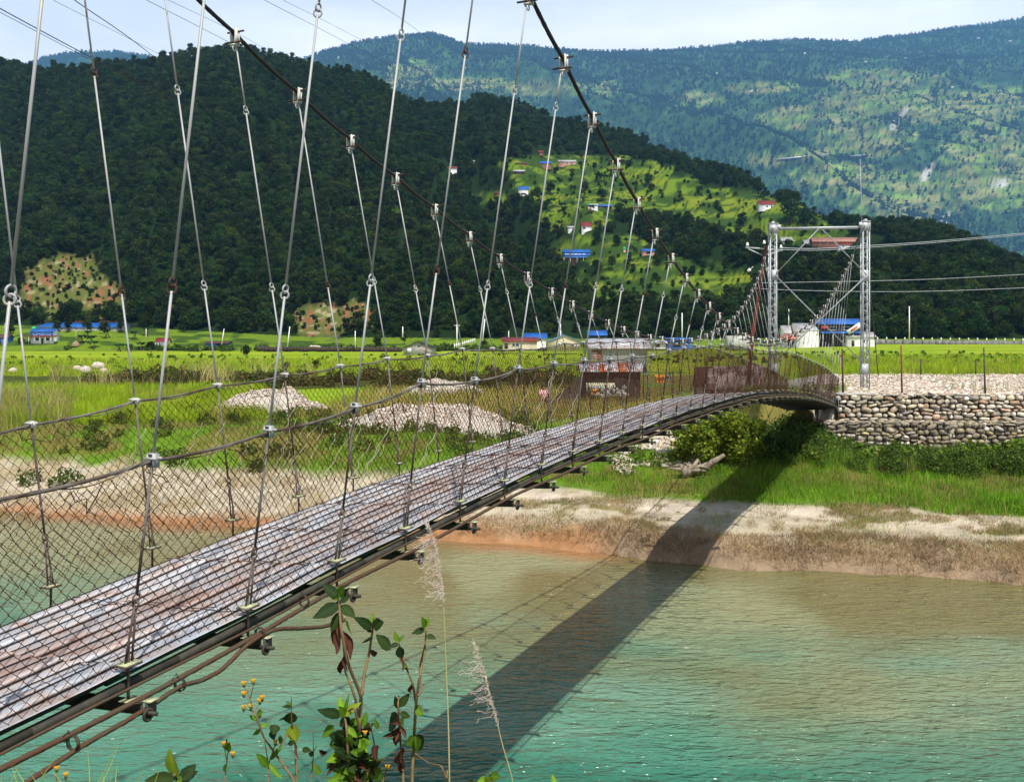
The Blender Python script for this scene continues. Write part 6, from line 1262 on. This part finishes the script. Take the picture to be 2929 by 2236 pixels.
plant('withered_weed', 'withered stem with one glowing yellow leaf hanging down', 2.4, [([(1868, 1700), (1860, 1440), (1835, 1290), (1835, 1130)], .0035, .001), ([(1855, 1420), (1810, 1370), (1760, 1450)], .0015, .001)], [(1835, 1310, 1862, 1425, .62, 'y'), (1835, 1230, 1825, 1330, .5, 'd'), (1838, 1200, 1780, 1190, .35, 'd'), (1835, 1195, 1800, 1160, .3, 'g'), (1830, 1250, 1745, 1290, .14, 'd'), (1860, 1420, 1800, 1430, .4, 'd'), (1860, 1440, 1875, 1520, .3, 'b'), (1905, 1460, 1960, 1480, .35, 'd')], px7, seed=18)
plant('dry_twig', 'bare dry twig standing right of the withered stem', 2.42, [([(1955, 1700), (1965, 1600), (1975, 1480), (1970, 1335)], .0022, .0008), ([(1972, 1480), (1998, 1440)], .001, .0008)], [(1972, 1500, 1940, 1490, .3, 'd')], px7, seed=19)
# reeds with feathery seed heads
def reed(label, D, pts, hd, n, px, seed, rr=.0026):
    r_ = np.random.RandomState(seed); P = np.array([W(*px(x, y), D) for x, y in pts]); root = empty('reed_grass', (P[0][0], P[0][1], -1.95), label, 'reed'); o_ = np.array(root.location); P = P - o_; P = np.vstack([[P[0][0], P[0][1], -.1], P])
    t = np.linspace(0, len(P) - 1, 60); Q = np.stack([np.interp(t, np.arange(len(P)), P[:, k]) for k in range(3)], 1)
    for _ in range(4): Q[1:-1] = (Q[:-2] + 2 * Q[1:-1] + Q[2:]) / 4
    e = MB(); e.tube(Q, np.linspace(rr, .0008, 60), 7); e.build('stalk', mat('reed_stalk', (.45, .36, .2), (.25, .28, .1), 3, .6), root, True)
    H_ = np.array([W(*px(x, y), D) for x, y in hd]) - o_; e = MB()
    for i in range(n):
        u = r_.uniform(0, 1); s = u * (len(H_) - 1); k = min(int(s), len(H_) - 2); c = H_[k] + (H_[k + 1] - H_[k]) * (s - k); ax = (H_[-1] - H_[0]); ax /= np.linalg.norm(ax)
        side_ = r_.normal(size=3) * (.001 + .0026 * math.sin(u * 3.1)); L = r_.uniform(.006, .014); d = ax * r_.uniform(.3, 1) + r_.normal(size=3) * .35; d /= np.linalg.norm(d)
        e.tube([c, c + side_ * .5 + d * L * .5, c + side_ + d * L], [.0005, .0007, .0001], 3, caps=False)
    for i in range(n // 6):
        u = r_.uniform(.15, .8); s = u * (len(H_) - 1); k = min(int(s), len(H_) - 2); c = H_[k] + (H_[k + 1] - H_[k]) * (s - k); q = [c]
        for j in range(6): q.append(q[-1] + np.array((-.006, 0, -.002)) + r_.normal(size=3) * .006)
        e.tube(q, .0005, 3, caps=False)
    e.build('seed_head', mat('reed_plume', (.72, .58, .48), (.85, .78, .7), 30, .8, translucent=.4), root)
reed('tall pale reed with a feathery pinkish seed head', 2.6, [(1070, 1690), (1062, 1300), (1050, 1000), (1038, 700), (1028, 500), (995, 280), (935, 60)], [(1032, 560), (1020, 430), (990, 260), (962, 150), (930, 55)], 520, px8, 2)
reed('short leaning reed with a thin white seed head', 2.7, [(1480, 1700), (1400, 1430), (1370, 1300), (1300, 1030), (1260, 900), (1222, 800)], [(1375, 1320), (1335, 1170), (1300, 1030), (1255, 900), (1218, 790)], 240, px8, 4, .0018)
# grass of the near bank
r_ = np.random.RandomState(8); P = []; 
def gb(pts, w0, D, cl, acc):
    Q = [W(*px7(x, y), D) for x, y in pts]; Q = [np.array((Q[0][0], Q[0][1], -1.95))] + Q; Q = np.array(Q); n_ = len(Q); t = np.linspace(0, n_ - 1, 14); Q = np.stack([np.interp(t, np.arange(n_), Q[:, k]) for k in range(3)], 1); V = []
    for i, c in enumerate(Q): w_ = w0 * (1 - i / 13.2); V += [c - (w_ / 2, 0, 0), c + (w_ / 2, w_ * .3, 0)]
    k = acc[3]; acc[0] += V; acc[1] += [(k + 2 * i, k + 2 * i + 1, k + 2 * i + 3, k + 2 * i + 2) for i in range(13)]; acc[2] += [cl] * 28; acc[3] += 28
acc = [[], [], [], 0]
for pts in [[(60, 1690), (130, 1540)], [(5, 1690), (10, 1600)], [(90, 1690), (130, 1545)], [(230, 1690), (320, 1560), (412, 1430)], [(290, 1690), (370, 1600), (452, 1565)], [(320, 1690), (440, 1570)], [(565, 1690), (560, 1560), (548, 1450)], [(610, 1690), (690, 1540), (752, 1375)], [(635, 1690), (700, 1560), (757, 1400)], [(690, 1690), (715, 1560)], [(725, 1690), (738, 1550)], [(860, 1690), (915, 1560)], [(970, 1690), (1012, 1565)], [(110, 1690), (70, 1560)], [(160, 1690), (85, 1560)], [(240, 1690), (180, 1600)], [(400, 1690), (330, 1600)], [(520, 1690), (400, 1640)], [(20, 1690), (60, 1610)], [(660, 1690), (640, 1600)], [(700, 1690), (760, 1640)], [(300, 1690), (240, 1560)]]:
    gb(pts, .0042, 2.2 + r_.uniform(-.15, .2), np.array((.42, .5, .12)) * r_.uniform(.6, 1.1), acc)
for i in range(900):
    x = r_.uniform(-1500, 5500); y = r_.uniform(1760, 2100); gb([(x, y), (x + r_.normal() * 60, y - r_.uniform(40, 160) * (.5 if x > 700 else .8))], .004, 2.0 + r_.uniform(-.25, .25), np.array((.16, .26, .04)) * r_.uniform(.6, 1.4), acc)
o = add_mesh('near_grass', acc[0], np.array(acc[1]), M['grass'], colr=acc[2]); tag(o, 'pale green grass blades along the bottom edge of the view', 'grass', kind='stuff')
# ---------------------------------------------------------------- mountain air
e = MB(); e.box((0, 3150, 1190), (9600, 6600, 2400)); hz_ = e.build('haze'); tag(hz_, kind='stuff'); hz_.display_type = 'WIRE'
m = bpy.data.materials.new('haze'); m.use_nodes = True; n = m.node_tree.nodes; n.remove(n['Principled BSDF']); vp = n.new('ShaderNodeVolumePrincipled'); vp.inputs['Density'].default_value = .000085; vp.inputs['Color'].default_value = (.24, .58, 1.0, 1); vp.inputs['Anisotropy'].default_value = .2
m.node_tree.links.new(vp.outputs[0], n['Material Output'].inputs['Volume']); hz_.data.materials.append(m)
